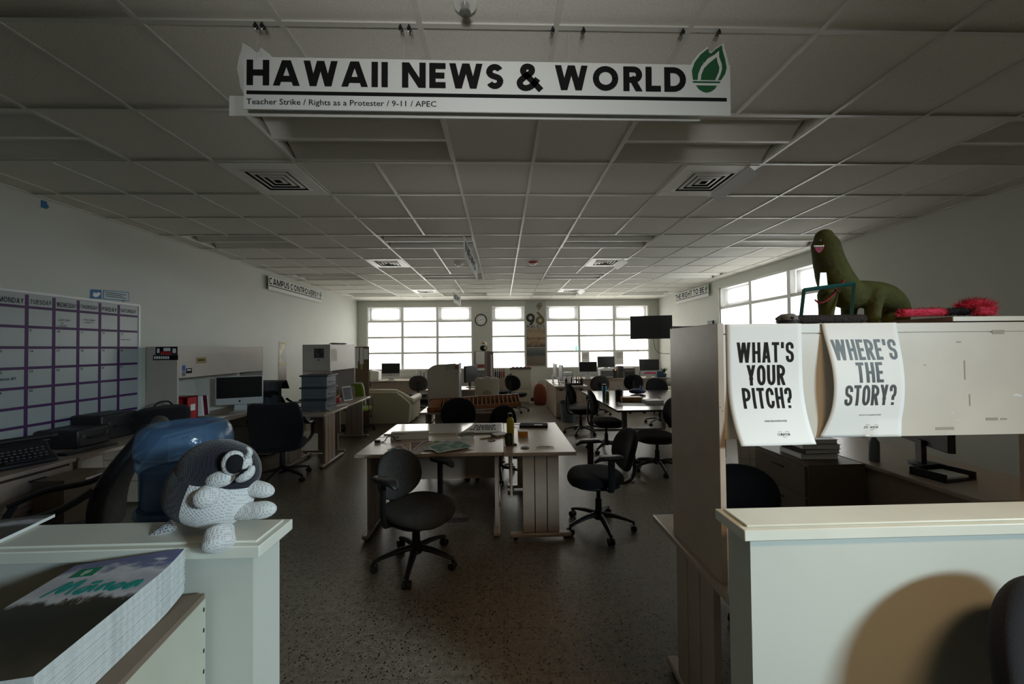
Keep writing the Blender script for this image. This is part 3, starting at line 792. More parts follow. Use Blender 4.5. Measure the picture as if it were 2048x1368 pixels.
# --- water cooler behind the half wall with its blue bottle
jx, jy = -1.18, 1.42
t = thing('water_cooler', 'black water cooler behind the left half wall, under the blue bottle', 'water cooler', (jx, jy, 0))
obj('body', MB().bx(-.15, .15, -.14, .16, 0, .86), M_black, t, bevel=.02, seg=3)
obj('collar', MB().lathe([(.145, .86), (.145, .90), (.12, .915), (.10, .915), (.10, .86)], 32, caps=False), M_black, t)
for x in (-.05, .05): obj('tap', MB().cyl((x, .16, .72), (x, .20, .72), .014).cyl((x, .195, .73), (x, .195, .69), .010), M_metalwhite, t)
def seethrough(name, tint, col, fac, rough=.12):
    m = bpy.data.materials.new(name); m.use_nodes = True; nt = m.node_tree; n, l = nt.nodes, nt.links
    b = n['Principled BSDF']; b.inputs['Base Color'].default_value = (*col, 1); b.inputs['Roughness'].default_value = rough; b.inputs['Specular IOR Level'].default_value = .7
    a = n.new('ShaderNodeBsdfTransparent'); a.inputs[0].default_value = (*tint, 1)
    mx = n.new('ShaderNodeMixShader'); mx.inputs[0].default_value = fac; l.new(a.outputs[0], mx.inputs[1]); l.new(b.outputs[0], mx.inputs[2]); l.new(mx.outputs[0], n['Material Output'].inputs[0])
    if True:
        tc = n.new('ShaderNodeTexCoord'); no = n.new('ShaderNodeTexNoise'); no.inputs['Scale'].default_value = 120; l.new(tc.outputs['Object'], no.inputs['Vector'])
        bp = n.new('ShaderNodeBump'); bp.inputs['Strength'].default_value = .25; bp.inputs['Distance'].default_value = .004; l.new(no.outputs['Fac'], bp.inputs['Height']); l.new(bp.outputs[0], b.inputs['Normal'])
    return m
M_jug = seethrough('blue_bottle_plastic', (.50, .68, .88), (.13, .23, .37), .36, .12)
M_water = seethrough('bottle_water', (.12, .25, .5), (.02, .06, .16), .35, .04)
t = thing('water_bottle', 'large translucent blue water bottle upside down behind the half wall', 'water bottle', (jx, jy, .9))
jp = [(.03, .0), (.03, .02), (.10, .045), (.132, .075), (.138, .09), (.124, .10), (.124, .108), (.139, .120), (.140, .145), (.124, .156), (.127, .17), (.128, .275), (.132, .29), (.139, .305), (.138, .325), (.130, .331), (.140, .339),
      (.1425, .36), (.141, .395), (.133, .425), (.116, .446), (.098, .452), (.085, .448), (.06, .436), (.0, .430)]
obj('shell', MB().lathe([(r_, z_*.965) for r_, z_ in spline(jp, 3)], 48), M_jug, t, sharp=180)
obj('water', MB().lathe([(.02, .03), (.095, .05), (.125, .08), (.122, .10), (.132, .12), (.133, .145), (.123, .16), (.123, .272), (0, .272)], 40), M_water, t, sharp=50)

# ================================================================== ENTRANCE: RIGHT COUNTER, HUTCH DESK
def leg_panel(root, x, y0, w_, z1, foot0, foot1, side=1):
    """panel leg of three upright boards with a foot bar; spans along y"""
    k = w_/3
    for i in range(3): obj('leg_board', MB().bx(x-.016, x+.016, y0+k*i+.003, y0+k*(i+1)-.003, .055, z1), M_lam, root, bevel=.003)
    obj('leg_core', MB().bx(x-.010, x+.010, y0+.01, y0+w_-.01, .055, z1-.01), M_black, root)
    obj('foot_bar', MB().bx(x-.028, x+.028, foot0, foot1, .018, .052), M_lam, root, bevel=.010)
    for y in (foot0+.05, foot1-.05): obj('glide', MB().cyl((x, y, 0), (x, y, .02), .02), M_black, root)
def desk(label, L, D, loc, rz, cat='desk', modesty=True, legs=(1, 1), name='desk', group=None, mod_y=None):
    t = thing(name, label, cat, loc, rz, group)
    obj('tabletop', MB().bx(-L/2, L/2, -D/2, D/2, .705, .735), M_lam, t, bevel=.006)
    for s, on in zip((-1, 1), legs):
        if on: leg_panel(t, s*(L/2-.07), -D/2+.14, .31, .705, -D/2+.04, D/2-.04)
    my = D/2-.06 if mod_y is None else mod_y
    if modesty: obj('modesty_panel', MB().bx(-L/2+.09, L/2-.09, my-.009, my+.009, .34, .70), M_lam, t)
    obj('under_rail', MB().bx(-L/2+.09, L/2-.09, my-.05, my-.012, .66, .70), M_black, t)
    return t
desk('beige desk behind the right half wall carrying the cabinet with the two posters', 1.75, .68, (1.645, 1.552, 0), 180, legs=(1, 1))
t = thing('overhead_cabinet', 'large beige overhead cabinet on side panels with two question posters hanging on it', 'cabinet', (0, 0, 0))
CX0, CX1, CY0, CY1 = .792, 2.50, 1.330, 1.705
obj('side_panel', MB().bx(CX0, CX0+.022, CY0-.004, CY1, .7355, 1.682), M_lam, t, bevel=.0015)
obj('side_panel', MB().bx(CX1-.022, CX1, CY0-.004, CY1, .7355, 1.682), M_lam, t, bevel=.0015)
M_putty = mat('putty_steel', (.60, .56, .50), .33, spec=.5, var=.05, vscale=5)
obj('body', MB().bx(CX0+.022, CX1-.022, CY0+.004, CY1-.02, 1.257, 1.676), M_putty, t)
obj('back_panel', MB().bx(CX0+.023, CX1-.023, CY0, CY0+.006, 1.257, 1.640), M_putty, t, bevel=.0015)
obj('top_rail', MB().bx(CX0+.023, CX1-.023, CY0, CY0+.006, 1.643, 1.678), M_putty, t, bevel=.0015)
# scuffs and tape remains on the panel
for px, py, sw, sh in ((1997, 664, 26, 9), (1918, 684, 10, 3), (1984, 838, 26, 6), (2008, 838, 14, 4), (1890, 857, 40, 6), (1930, 740, 3, 40), (1940, 800, 3, 24), (1850, 730, 6, 2)):
    q = atY(px, py, CY0-.001); k = CY0/737/2
    obj('tape_mark', MB().bx(q.x-sw*k, q.x+sw*k, CY0-.0006, CY0-.0001, q.z-sh*k, q.z+sh*k), mat('old_tape', (.36, .33, .28), .3), t)
for px, py, sw, sh in ((2035, 790, 24, 8), (1916, 840, 5, 3), (1905, 826, 8, 2)):
    q = atY(px, py, CY0-.001); k = CY0/737/2
    obj('clear_tape', MB().add([(q.x-sw*k, CY0-.0006, q.z-sh*k*.4), (q.x+sw*k, CY0-.0006, q.z-sh*k), (q.x+sw*k*.7, CY0-.0006, q.z+sh*k*.2), (q.x-sw*k*.3, CY0-.0006, q.z+sh*k)], [(0, 1, 2, 3)]), mat('clear_tape', (.75, .77, .78), .15), t)
sc = MB().bx(CX0+.004, CX0+.006, CY0-.0046, CY0-.004, 1.372, 1.376).bx(CX0+.012, CX0+.014, CY0-.0046, CY0-.004, 1.360, 1.364); obj('screw_holes', sc, M_black, t)

def poster(label, x0, top_z, w_, h_, yfun, xfun, lines, name_small, ink):
    def S(u, v, off=0):  # v from the top down
        return Vector((x0 + w_*u + xfun(u, v), yfun(u, v) - off, top_z - h_*v + .25*(CY0-yfun(u, v))*(v > .6)*(v-.6)))
    t = thing('poster', label, 'poster')
    m = MB().sheet(lambda u, v: tuple(S(u, 1-v)), 16, 40, .0004)
    obj('paper', m, M_paper, t, sharp=180)
    txt = MB()
    for s, xa, xb, va, vb, kw in lines:
        L, _ = letters(s, 1, kw[0], kw[1], kw[2], .2, sub=.12); fit(L, xa, xb, 1-vb, 1-va)
        txt.add([S(v.x, 1-v.y, .0007+v.z) for v in L.v], L.f)
    obj('lettering', txt, ink, t, sharp=180)
    small = fit(font_mesh(name_small, .02, .0002), .40, .70, 1-.815, 1-.80)
    so = MB(); so.add([S(v.x, 1-v.y, .0007) for v in small.v], small.f); obj('small_print', so, ink, t, sharp=180)
    lg = fit(font_mesh('CURATOR', .02, .0002), .52, .69, 1-.925, 1-.905); lo = MB(); lo.add([S(v.x, 1-v.y, .0007) for v in lg.v], lg.f)
    for cx_, r_, v_, a0_, a1_ in ((.56, .030, .903, 35, 150), (.655, .030, .903, 30, 145), (.61, .030, .925, 200, 330)): # small swooshes around the wordmark
        lo.tube([S(a, v_-b*.5, .0009) for a, b in arc(cx_, 0, r_, r_*.8, a0_, a1_, 8)], .0004, 4)
    obj('emblem', lo, ink, t, sharp=180)
    return t
BB = {'*': .42, 'I': .17, 'W': .70, 'M': .60, "'": .19, 'T': .38, 'L': .34, 'E': .34, 'Y': .43, '?': .38, 'A': .44}
kw = (.148, BB, .085)
def p1y(u, v): k = max(0, (v-.42)/.58); return CY0-.003 - .05*k**2.2*(1.05-.25*u) - .004*math.sin(PI*u)
def p1x(u, v): k = max(0, (v-.42)/.58); return .012*k**2
PX0 = atY(1453, 653, CY0-.004).x; PX1 = atY(1603, 653, CY0-.004).x
poster("white poster reading WHAT'S YOUR PITCH? hanging on the beige cabinet", PX0, 1.679, PX1-PX0, .438, p1y, p1x,
       [("WHAT'S", .13, .885, .155, .325, kw), ("YOUR", .25, .76, .345, .515, kw), ("PITCH?", .175, .83, .535, .705, kw)], 'A STORY IS ONLY AS GOOD AS ITS IDEA', M_ink)
def p2y(u, v): return CY0-.004 - .030*math.sin(PI*min(1, v*.93))**1.5*(1.15-.5*u) + .0 - (.012*max(0, (v-.85)/.15) if u > .6 else 0)
def p2x(u, v): return (.010*math.sin(PI*v) - .022*max(0, (v-.72)/.28)**2)*(1-u*.6)
PX0 = atY(1643, 653, CY0-.004).x; PX1 = atY(1793, 653, CY0-.004).x
poster("white poster reading WHERE'S THE STORY? hanging on the beige cabinet", PX0, 1.679, PX1-PX0, .420, p2y, p2x,
       [("WHERE'S", .065, .94, .145, .325, kw), ("THE", .33, .70, .345, .52, kw), ("STORY?", .16, .88, .54, .72, kw)], "DON'T JUST SIT. GET UP AND FIND YOUR STORY", M_greyink)

# --- things on top of the cabinet
ZC = 1.683
M_olive = mat('olive_papier_mache', (.055, .062, .010), .85, var=.15, vscale=25, bump=.4, bscale=50)
t = thing('dinosaur_pinata', 'green papier-mache dinosaur with a painted grin standing on the beige cabinet', 'pinata', (0, 0, 0))
DY = 1.55
D = lambda px, py, dy=0: atY(px, py, DY+dy)
def skin(name, joints, edges, m, parent, sub=2):
    me = bpy.data.meshes.new(name); me.from_pydata([tuple(j[0]) for j in joints], edges, []); me.materials.append(m)
    o = bpy.data.objects.new(name, me); COL.objects.link(o); o.parent = parent
    sk = o.modifiers.new('skin', 'SKIN'); sk.use_smooth_shade = True
    for v, j in zip(me.skin_vertices[0].data, joints): v.radius = j[1] if isinstance(j[1], tuple) else (j[1], j[1])
    me.skin_vertices[0].data[0].use_root = True
    s = o.modifiers.new('subdivision', 'SUBSURF'); s.levels = sub; s.render_levels = sub
    return o
J = [(D(1692, 588), .064), (D(1672, 562), .066), (D(1660, 530), .058), (D(1653, 502), .052), (D(1650, 487), .050), (D(1648, 475), .036), (D(1730, 588), .058), (D(1765, 592), .055), (D(1790, 606, .02), .044), (D(1802, 626, .03), .034), (D(1803, 645, .03), .024)]
def leg(px, dy, a): 
    k = len(J); top_ = D(px, 596, dy); J.append((top_, .040)); J.append((Vector((D(px-2, 625, dy).x, DY+dy, ZC+.055)), .033)); J.append((Vector((D(px-3, 640, dy).x, DY+dy, ZC+.030)), .030))
    return [(a, k), (k, k+1), (k+1, k+2)]
K = MB()
def chain(ids, pts=None):
    P_ = spline([J[i][0] for i in ids], 5) if pts is None else spline([p for p, r in pts], 5)
    rr = [J[i][1] for i in ids] if pts is None else [r for p, r in pts]
    rad = [x[0] for x in spline([(r, 0) for r in rr], 5)]
    K.tube(P_, rad, 14)
    for p, r in ((P_[0], rad[0]), (P_[-1], rad[-1])): K.ball(p, r, 14)
chain([5, 4, 3, 2, 1, 0]); chain([1, 0, 6, 7, 8, 9, 10])
for px, dy in ((1655, -.035), (1700, .04), (1748, -.04), (1778, .04)):
    chain(None, [(D(px, 590, dy), .036), (Vector((D(px-2, 622, dy).x, DY+dy, ZC+.06)), .028), (Vector((D(px-3, 640, dy).x, DY+dy, ZC+.027)), .027)])
bd = obj('body', K, M_olive, t, sharp=180)
rm = bd.modifiers.new('remesh', 'REMESH'); rm.mode = 'VOXEL'; rm.voxel_size = .006; rm.use_smooth_shade = True
sm = bd.modifiers.new('smooth', 'SMOOTH'); sm.factor = .5; sm.iterations = 6
ex = D(1640, 481, -.046)
obj('eye', MB().ball(ex, (.008, .004, .008), 12), M_black, t)
obj('mouth', MB().prism(spline([(-.021, .010), (.0, .006), (.019, .016), (.014, -.006), (-.004, -.020), (-.017, -.008), (-.021, .010)], 4), .006, T(*D(1637, 497, -.050)) @ FRONT), mat('painted_mouth', (.22, .02, .05), .7), t)
th = MB()
for i in range(6): th.prism([(-.004, 0), (.004, 0), (0, -.008)], .002, T(*D(1629+3.4*i, 491, -.058)) @ FRONT)
obj('teeth', th, M_paper, t)
ne = MB()
for i in range(4): ne.tube(spline([D(1638+i, 512+6*i, -.046), D(1648+2*i, 517+6*i, -.056), D(1660+2*i, 509+6*i, -.054)], 4), .0012, 5)
obj('neck_stripes', ne, M_black, t)
obj('bib', MB().prism([(-.013, .03), (.012, .03), (.017, -.034), (-.020, -.036)], .003, T(*D(1646, 560, -.062)) @ FRONT), mat('foil_bib', (.34, .35, .35), .35, metal=.5), t)
lei = MB(); lp = spline([D(1630, 600, -.05), D(1640, 606, -.066), D(1655, 600, -.074), D(1668, 588, -.072), D(1680, 573, -.066), D(1692, 557, -.056), D(1700, 543, -.03)], 8)
for p_ in lp:
    for _ in range(12):
        d = Vector((random.gauss(0, 1), random.gauss(0, 1), random.gauss(0, 1))).normalized()*random.uniform(.006, .011); s = d.orthogonal().normalized()*.0012
        lei.add([p_-s, p_+s, p_+d], [(0, 1, 2)])
lei.tube(lp, .003, 6)
obj('tinsel_lei', lei, mat('red_tinsel', (.30, .012, .05), .5), t)

def frame_pts(pts, th_, dp, name, m, parent):
    mb_ = MB()
    for a, b in zip(pts, pts[1:]+pts[:1]): mb_.tube([a, b], th_, 4)
    return obj(name, mb_, m, parent)
t = thing('picture_frame', 'empty teal picture frame leaning in front of the green dinosaur', 'picture frame')
fp = [atY(1601, 648, 1.43), atY(1608, 580, 1.45), atY(1708, 567, 1.45), atY(1702, 645, 1.43)]
for q in (0, 3): fp[q].z = ZC+.0095
M_teal = mat('teal_paint', (.008, .075, .07), .5)
for a, b in ((0, 1), (1, 2), (2, 3), (3, 0)): obj('rail', MB().tube([fp[a], fp[b]], .008, 4), M_teal, t)
t = thing('log', 'dark rough log lying along the cabinet edge under the teal frame', 'log')
lg = spline([atY(1590, 641, 1.40), atY(1640, 639, 1.40), atY(1690, 636, 1.40), atY(1727, 634, 1.40)], 4)
for q in lg: q.z = ZC+.017
obj('log', MB().tube(lg, [.012]+[.0165]*(len(lg)-2)+[.016], 12), mat('dark_bark', (.02, .015, .014), .9, bump=1, bscale=80), t)
t = thing('knit_cap', 'small grey and black patterned cap at the end of the dark log', 'cap')
q = atY(1575, 640, 1.385); q.z = ZC
obj('crown', MB().lathe([(.030, 0), (.036, .012), (.034, .026), (.020, .036), (0, .038)], 20, T(*q)), mat('grey_knit', (.16, .15, .15), .9), t)
obj('band', MB().lathe([(.031, .001), (.037, .003), (.038, .010), (.036, .012)], 20, T(*q), caps=False), M_black, t)
ar = MB()
for i in range(7): ar.ball((q.x+.034*math.cos(.9*i), q.y+.034*math.sin(.9*i), q.z+.019), .006, 8)
obj('pattern', ar, M_black, t)
t = thing('plank', 'cream laminate board lying on the cabinet under the pink boas', 'board')
a = atY(1905, 648, 1.345); b = atY(2075, 648, 1.345)
obj('panel', MB().bx(a.x, b.x+.55, 1.345, 1.70, ZC+.0005, ZC+.018), mat('shaded_laminate', (.16, .10, .06), .5), t)  # shade on the cream board's side is put into this brown colour
obj('front_edge', MB().bx(a.x, b.x+.55, 1.342, 1.345, ZC+.0005, ZC+.018), M_trimwhite, t)
def boa(label, pts, r, m, n_, spread, name='feather_boa'):
    t = thing(name, label, 'boa'); P_ = spline(pts, 8); k = MB(); k.tube(P_, [r*.3]+[r*.62]*(len(P_)-2)+[r*.3], 10)
    for _ in range(n_):
        c = random.choice(P_) + Vector((random.uniform(-.004, .004),)*3); d = Vector((random.gauss(0, 1), random.gauss(0, 1), random.gauss(0, 1))).normalized()
        L_ = r*random.uniform(.75, spread); s = d.orthogonal().normalized()*.0022; s2 = d.cross(s)
        tip = c+d*L_
        if tip.z < ZC+.02: tip.z = ZC+.02
        k.add([c-s, c+s, c+s2, tip], [(0, 1, 3), (1, 2, 3), (2, 0, 3)])
    obj('fur', k, m, t)
M_pink = mat('pink_fluff', (.62, .015, .09), .9, sheen=.4); M_blackf = mat('black_fluff', (.008, .008, .008), .95)
zz = lambda px, py, y, h: Vector((atY(px, py, y).x, y, ZC+.0185+h))
boa('flat pink fluffy boa lying on the cabinet beside the dinosaur', [zz(1802, 640, 1.38, .016), zz(1830, 640, 1.38, .018), zz(1860, 635, 1.38, .020), zz(1884, 635, 1.38, .020)], .023, M_pink, 2600, 1.05)
boa('black fluffy boa lying between the two pink ones on the cabinet', [zz(1890, 640, 1.38, .018), zz(1912, 640, 1.38, .022), zz(1934, 640, 1.38, .02)], .021, M_blackf, 1200, 1.05)
boa('bunched pink fluffy boa standing up beside the black one on the cabinet', [zz(1924, 635, 1.42, .040), zz(1948, 630, 1.40, .052), zz(1972, 628, 1.39, .044), zz(1974, 640, 1.38, .022), zz(1948, 640, 1.38, .024)], .030, M_pink, 2600, 1.35)
# ================================================================== CHAIRS
CHG = 'task chairs in the newsroom'
def chair_base(t, m, r=.30, zh=.0, legs_rot=18):
    """five-star base with casters and gas column"""
    for i in range(5):
        a = R(legs_rot+72*i); c, s = math.cos(a), math.sin(a)
        pts = [(c*.03, s*.03, .125), (c*r*.45, s*r*.45, .115), (c*r*.8, s*r*.8, .092), (c*r, s*r, .072)]
        lg = obj('base_leg', MB().tube(pts, [.030, .026, .020, .017], 8, flat=.7), m, t, sharp=60)
        w_ = MB()
        p = Vector((c*r*.985, s*r*.985, .027)); nx, ny = -s, c
        for k in (-1, 1):
            q = p + Vector((nx, ny, 0))*.016*k; w_.cyl(q-Vector((nx, ny, 0))*.010, q+Vector((nx, ny, 0))*.010, .027, n=14)
        w_.cyl((p.x, p.y, .03), (p.x, p.y, .075), .010, n=8)
        obj('caster', w_, M_black, lg)
def task_chair(label, loc, heading, sh=.47, bw=.42, bh=.36, bz=.70, arms=True, fab=None, frame=None, group=None, tilt=8, seat=(.24, .235), bo=-.225):
    fab = fab or M_blackfab; frame = frame or M_black
    t = thing('task_chair', label, 'chair', loc, heading, group)
    obj('seat', MB().pad(seat[0], seat[1], .075, 2.7, 32, T(.03, 0, sh-.037), bend=lambda x, y: -.05*max(0, (x-.10)/.15)**2), fab, t, sub=1, sharp=180)
    obj('seat_pan', MB().pad(seat[0]*.9, seat[1]*.88, .035, 2.6, 28, T(.03, 0, sh-.09)), frame, t, sharp=60)
    Mb = T(bo, 0, bz) @ RY_(90-tilt) @ RZ_(90)
    obj('backrest', MB().pad(bw/2, bh/2, .065, 2.35, 36, Mb @ T(0, 0, .0), bend=lambda x, y: .055*(x/(bw/2))**2, taper=-.06), fab, t, sub=1, sharp=180)
    sp = spline([(-.02, 0, sh-.10), (bo+.025, 0, sh-.11), (bo-.05, 0, sh-.03), (bo-.05, 0, bz-.06), (bo-.037, 0, bz+.05)], 4)
    obj('back_bar', MB().tube(sp, .024, 8, flat=.6), frame, t)
    obj('gas_column', MB().lathe([(.045, .085), (.045, .15), (.03, .16), (.028, .26), (.019, .262), (.019, sh-.09), (.05, sh-.09), (.05, sh-.075)], 18), frame, t)
    chair_base(t, frame)
    if arms:
        for s in (-1, 1):
            a = obj('armrest', MB().pad(.125, .042, .03, 3, 24, T(.0, s*.275, .695), bend=lambda x, y: -.035*max(0, (x-.06)/.065)**2), frame, t, sharp=70)
            obj('arm_post', MB().tube([(-.02, s*.17, sh-.10), (-.02, s*.262, sh-.085), (-.02, s*.277, sh-.03), (-.02, s*.277, .685)], [.022, .026, .030, .030], 8, flat=.45), frame, a)
    return t
def at0(px, py): return tuple(atZ(px, py, 0).xy) + (0,)

# front of the room, around the paired tables
task_chair('charcoal armchair on casters in front of the fanned prints', (-.65, 2.80, 0), -35, sh=.455, bz=.625, bh=.37, bw=.41, fab=M_greyfab, seat=(.25, .25), tilt=14)
task_chair('black task chair with grey-tipped arms beside the table holding the yellow bottle', (.85, 3.27, 0), 184, sh=.50, bz=.68, bh=.38, bw=.41, tilt=16, bo=-.28)
C0 = dict(arms=False)
src = task_chair('round-backed black chair tucked behind the table with the black-lettered poster', (-.55, 4.74, 0), -82, sh=.48, bz=.74, bh=.40, bw=.46, **C0)
task_chair('low black chair behind the yellow bottle, beside the round-backed one at the rack table', (-.03, 4.62, 0), -105, sh=.43, bz=.66, bh=.38, bw=.36, arms=False)
b = at0(1033, 822); dup(src, (b[0], b[1]-.1, 0), 55, 'black chair standing free in front of the cream whiteboard')
dup(src, (.0, 9.75, 0), 170, 'dark chair seen edge-on between the pinboard post and the cream whiteboard')
# at the dark table
b = at0(1165, 868); dup(src, (b[0]-.02, b[1]+.05, 0), 8, 'black chair at the dark table, the one next to the grey waste bin')
b = at0(1213, 900); big = dup(src, (b[0], b[1], 0), -6, 'black chair pushed in at the near corner of the dark table')
b = at0(1312, 940); dup(src, (b[0]+.02, b[1], 0), 175, 'black chair between the dark table and the poster cabinet side')
dup(src, (3.25, 7.50, 0), -95, 'black chair at the far side of the dark table beside the cream armchair')
g = task_chair('grey-backed chair at the monitor desk, behind the dark table', (2.30, 8.75, 0), 90, sh=.47, bz=.74, bh=.40, bw=.46, arms=False, fab=M_greyfab)
dup(src, (3.25, 9.0, 0), 70, 'black chair at the far desk below the wall television')
dup(src, (-3.52, 9.62, 0), 85, 'black chair at the far window desk, close to the pinboard screen')
dup(g, (-2.12, 9.5, 0), 100, 'grey chair at the far window desk near the beige display stand')
# seat of the poster desk and the visitor chair at the half wall
task_chair('black chair behind the poster desk, seen under the beige cabinet', (1.58, 2.26, 0), -95, sh=.42, bz=.60, bh=.38, bw=.50, arms=False)
task_chair('black chair in the entrance hall with its back to the right half wall', (1.455, .70, 0), -90, sh=.46, bz=.74, bh=.48, bw=.50, arms=False)

def exec_chair(label, loc, heading, sh=.50, bh=.70, bw=.50, fab=None, tilt=14, zb=.50):
    fab = fab or M_leather
    t = thing('executive_chair', label, 'chair', loc, heading)
    obj('seat', MB().pad(.27, .26, .11, 3, 32, T(.02, 0, sh-.05), bend=lambda x, y: -.05*max(0, (x-.12)/.15)**2), fab, t, sub=1, sharp=180)
    Mb = T(-.24, 0, zb) @ RY_(-tilt)
    def bk(u, v): a = bw/2*(1-.18*abs(2*v-1)**3); y = (2*u-1)*a; z = bh*v; return tuple(Mb @ Vector((.05*(2*u-1)**2 + .05*math.sin(PI*v*1.3)-.03*v, y, z)))
    k = MB().sheet(bk, 12, 14, .075); obj('backrest', k, fab, t, bevel=.03, seg=3, sharp=180)
    for s in (-1, 1):
        a = obj('armrest', MB().tube(spline([(-.24, s*.28, sh+.30), (-.10, s*.30, sh+.22), (.10, s*.31, sh+.20), (.24, s*.30, sh+.14)], 4), .032, 10, flat=.6), M_black, t)
        obj('arm_bracket', MB().tube(spline([(.22, s*.30, sh+.14), (.26, s*.29, sh+.02), (.18, s*.25, sh-.06), (.0, s*.2, sh-.08)], 4), .018, 8), M_black, a)
    obj('gas_column', MB().lathe([(.05, .085), (.05, .15), (.032, .16), (.03, sh-.12), (.10, sh-.11), (.10, sh-.09)], 18), M_black, t)
    chair_base(t, M_black, .32)
    return t
exec_chair('tall black leather armchair turned to the typewriter desk, behind the water bottle', (-2.66, 2.25, 0), 214, sh=.52, bh=.66, zb=.53)
exec_chair('black office chair with a square back, facing the desk of the silver computer', (-2.74, 4.70, 0), 106, sh=.48, bh=.56, bw=.54, fab=M_blackfab, zb=.45, tilt=6)
t = exec_chair('chair draped with a grey jacket behind the silver computer', (-3.89, 6.64, 0), 84, sh=.48, bh=.52, bw=.5, fab=M_blackfab, zb=.46)
jk = thing('jacket', 'dark grey jacket hung over a chair back behind the silver computer', 'jacket', (-3.89, 6.64, 0), 84)
def jf(u, v):
    a = (2*u-1)*.29; fold = .018*math.sin(u*26) + .012*math.sin(u*11+v*3)
    if v < .5: return (-.40+fold-.04*(1-v*2), a*(1+.1*(1-2*v)), .52+.54*(v*2))
    k = (v-.5)*2; return (-.37+.17*k+fold*.5*(1-k), a, 1.06+.035*math.sin(PI*k)-.28*max(0, k-.6))
obj('cloth', MB().sheet(jf, 40, 20, .008), mat('grey_wool', (.055, .06, .07), .95, sheen=.2), jk, sharp=180)

# ================================================================== TABLES
desk('beige table under the fanned prints, its long edge towards the entrance', 1.235, .60, (-.60, 3.375, 0), 0, 'table', name='work_table')
desk('beige table under the glossy white board, behind the one with the fanned prints', 1.235, .60, (-.60, 3.98, 0), 180, 'table', name='work_table', modesty=False)
desk('beige table set end-on with the yellow bottle and black sleeve on it', 1.22, .60, (.316, 3.655, 0), 90, 'table', name='work_table')
desk('beige table carrying the slatted wooden rack and the display stand', 1.20, .75, (-.52, 5.42, 0), 0, 'table', name='work_table')
TZ = .7352
def grommet(x, y, lab):
    t = thing('cable_grommet', lab, 'grommet', (x, y, TZ))
    obj('ring', MB().lathe([(.038, 0), (.038, .004), (.030, .006), (.026, .003), (0, .003)], 24), M_black, t)
    obj('flap', MB().bx(-.012, .012, -.024, .002, .003, .0055), M_black, t)
q = atZ(1050, 896, TZ); grommet(q.x, q.y, 'round black cable cover at the front of the end-on table')
q = atZ(983, 862, TZ); grommet(q.x, q.y, 'round black cable cover next to the black-lettered poster')
q = atZ(985, 881, TZ); grommet(q.x-.01, q.y, 'round black cable cover beside the notebook and pens')

# glossy board on the back table
t = thing('glossy_whiteboard', 'glossy white board lying flat on the back table', 'board', (0, 0, TZ))
a = atZ(762, 868, TZ+.012); b_ = atZ(910, 868, TZ+.012); c = atZ(925, 848, TZ+.012); d = atZ(796, 847, TZ+.012)
y0 = a.y+.005; 
obj('panel', MB().prism([(-1.19, y0), (-.40, y0), (-.27, 4.25), (-1.19, 4.25)], .010), M_paper if False else mat('gloss_white', (.66, .66, .60), .14, spec=.6), t)
obj('edge_strip', MB().prism([(-1.192, y0-.006), (-.398, y0-.006), (-.398, y0-.001), (-1.192, y0-.001)], .011), M_trimwhite, t)
# black-lettered sheet
ps = MB().sheet(lambda u, v: (-.425+.42*u+.12*v*(1-u), 3.74+.48*v, TZ+.0115+.001*math.sin(9*u)), 10, 6, .0008)
t = thing('poster', 'white sheet with curling black lettering lying beside the glossy board', 'poster'); obj('paper', ps, M_paper, t, sharp=180)
lt = MB(); rs = random.Random(3)
for j, (xa, xb) in enumerate(((-.30, -.07), (-.30, -.08), (-.34, -.06))):       # three rows of dense curling strokes
    n_ = 9
    for k in range(n_):
        x0 = xa+(xb-xa)*k/n_; y0 = 4.055-.10*j; w_ = (xb-xa)/n_
        P_ = spline([(x0+rs.uniform(0, .4)*w_, y0+.075), (x0+rs.uniform(.3, 1)*w_, y0+.055), (x0+rs.uniform(0, .5)*w_, y0+.03), (x0+rs.uniform(.4, 1.1)*w_, y0+.004)], 4)
        ribbon(lt, P_, False, .017, T(0, 0, TZ+.0138+.00004*k))
obj('lettering', lt, M_ink, t)
# long white box strip with printing, with a black cable
t = thing('paper_strip', 'long folded white paper strip with small black print in front of the glossy board', 'paper', (0, 0, TZ))
a = atZ(778, 880, TZ); 
obj('front', MB().box((0, 0, .033), (.36, .002, .066), T(a.x+.19, a.y+.02, 0) @ RZ_(4) @ RX_(-25)), M_paper, t)
obj('fold', MB().box((0, .03, .060), (.36, .06, .002), T(a.x+.19, a.y+.035, 0) @ RZ_(4)), M_paper, t)
lt = MB()
for k in range(3): lt.box((-.15+.02*k, -.0012, .02), (.011, .0006, .016))
for k in range(8): lt.box((-.15+.013*k+random.uniform(-.002, .002), -.0012, .050), (.009, .0006, .007))
lt.v = [T(a.x+.19, a.y+.02, 0) @ RZ_(4) @ RX_(-25) @ v for v in lt.v]; obj('print', lt, M_ink, t)
t = thing('power_cable', 'short black cable looped next to the white paper strip', 'cable', (0, 0, TZ))
a = atZ(757, 885, TZ); obj('cord', MB().tube(spline([(a.x, a.y, .006), (a.x+.05, a.y+.01, .006), (a.x+.06, a.y+.07, .03), (a.x+.10, a.y+.10, .035), (a.x+.14, a.y+.06, .006), (a.x+.20, a.y+.02, .006)], 6), .004, 8), M_black, t)
obj('plug', MB().box((a.x-.01, a.y, .012), (.05, .03, .022)), M_black, t, bevel=.004)
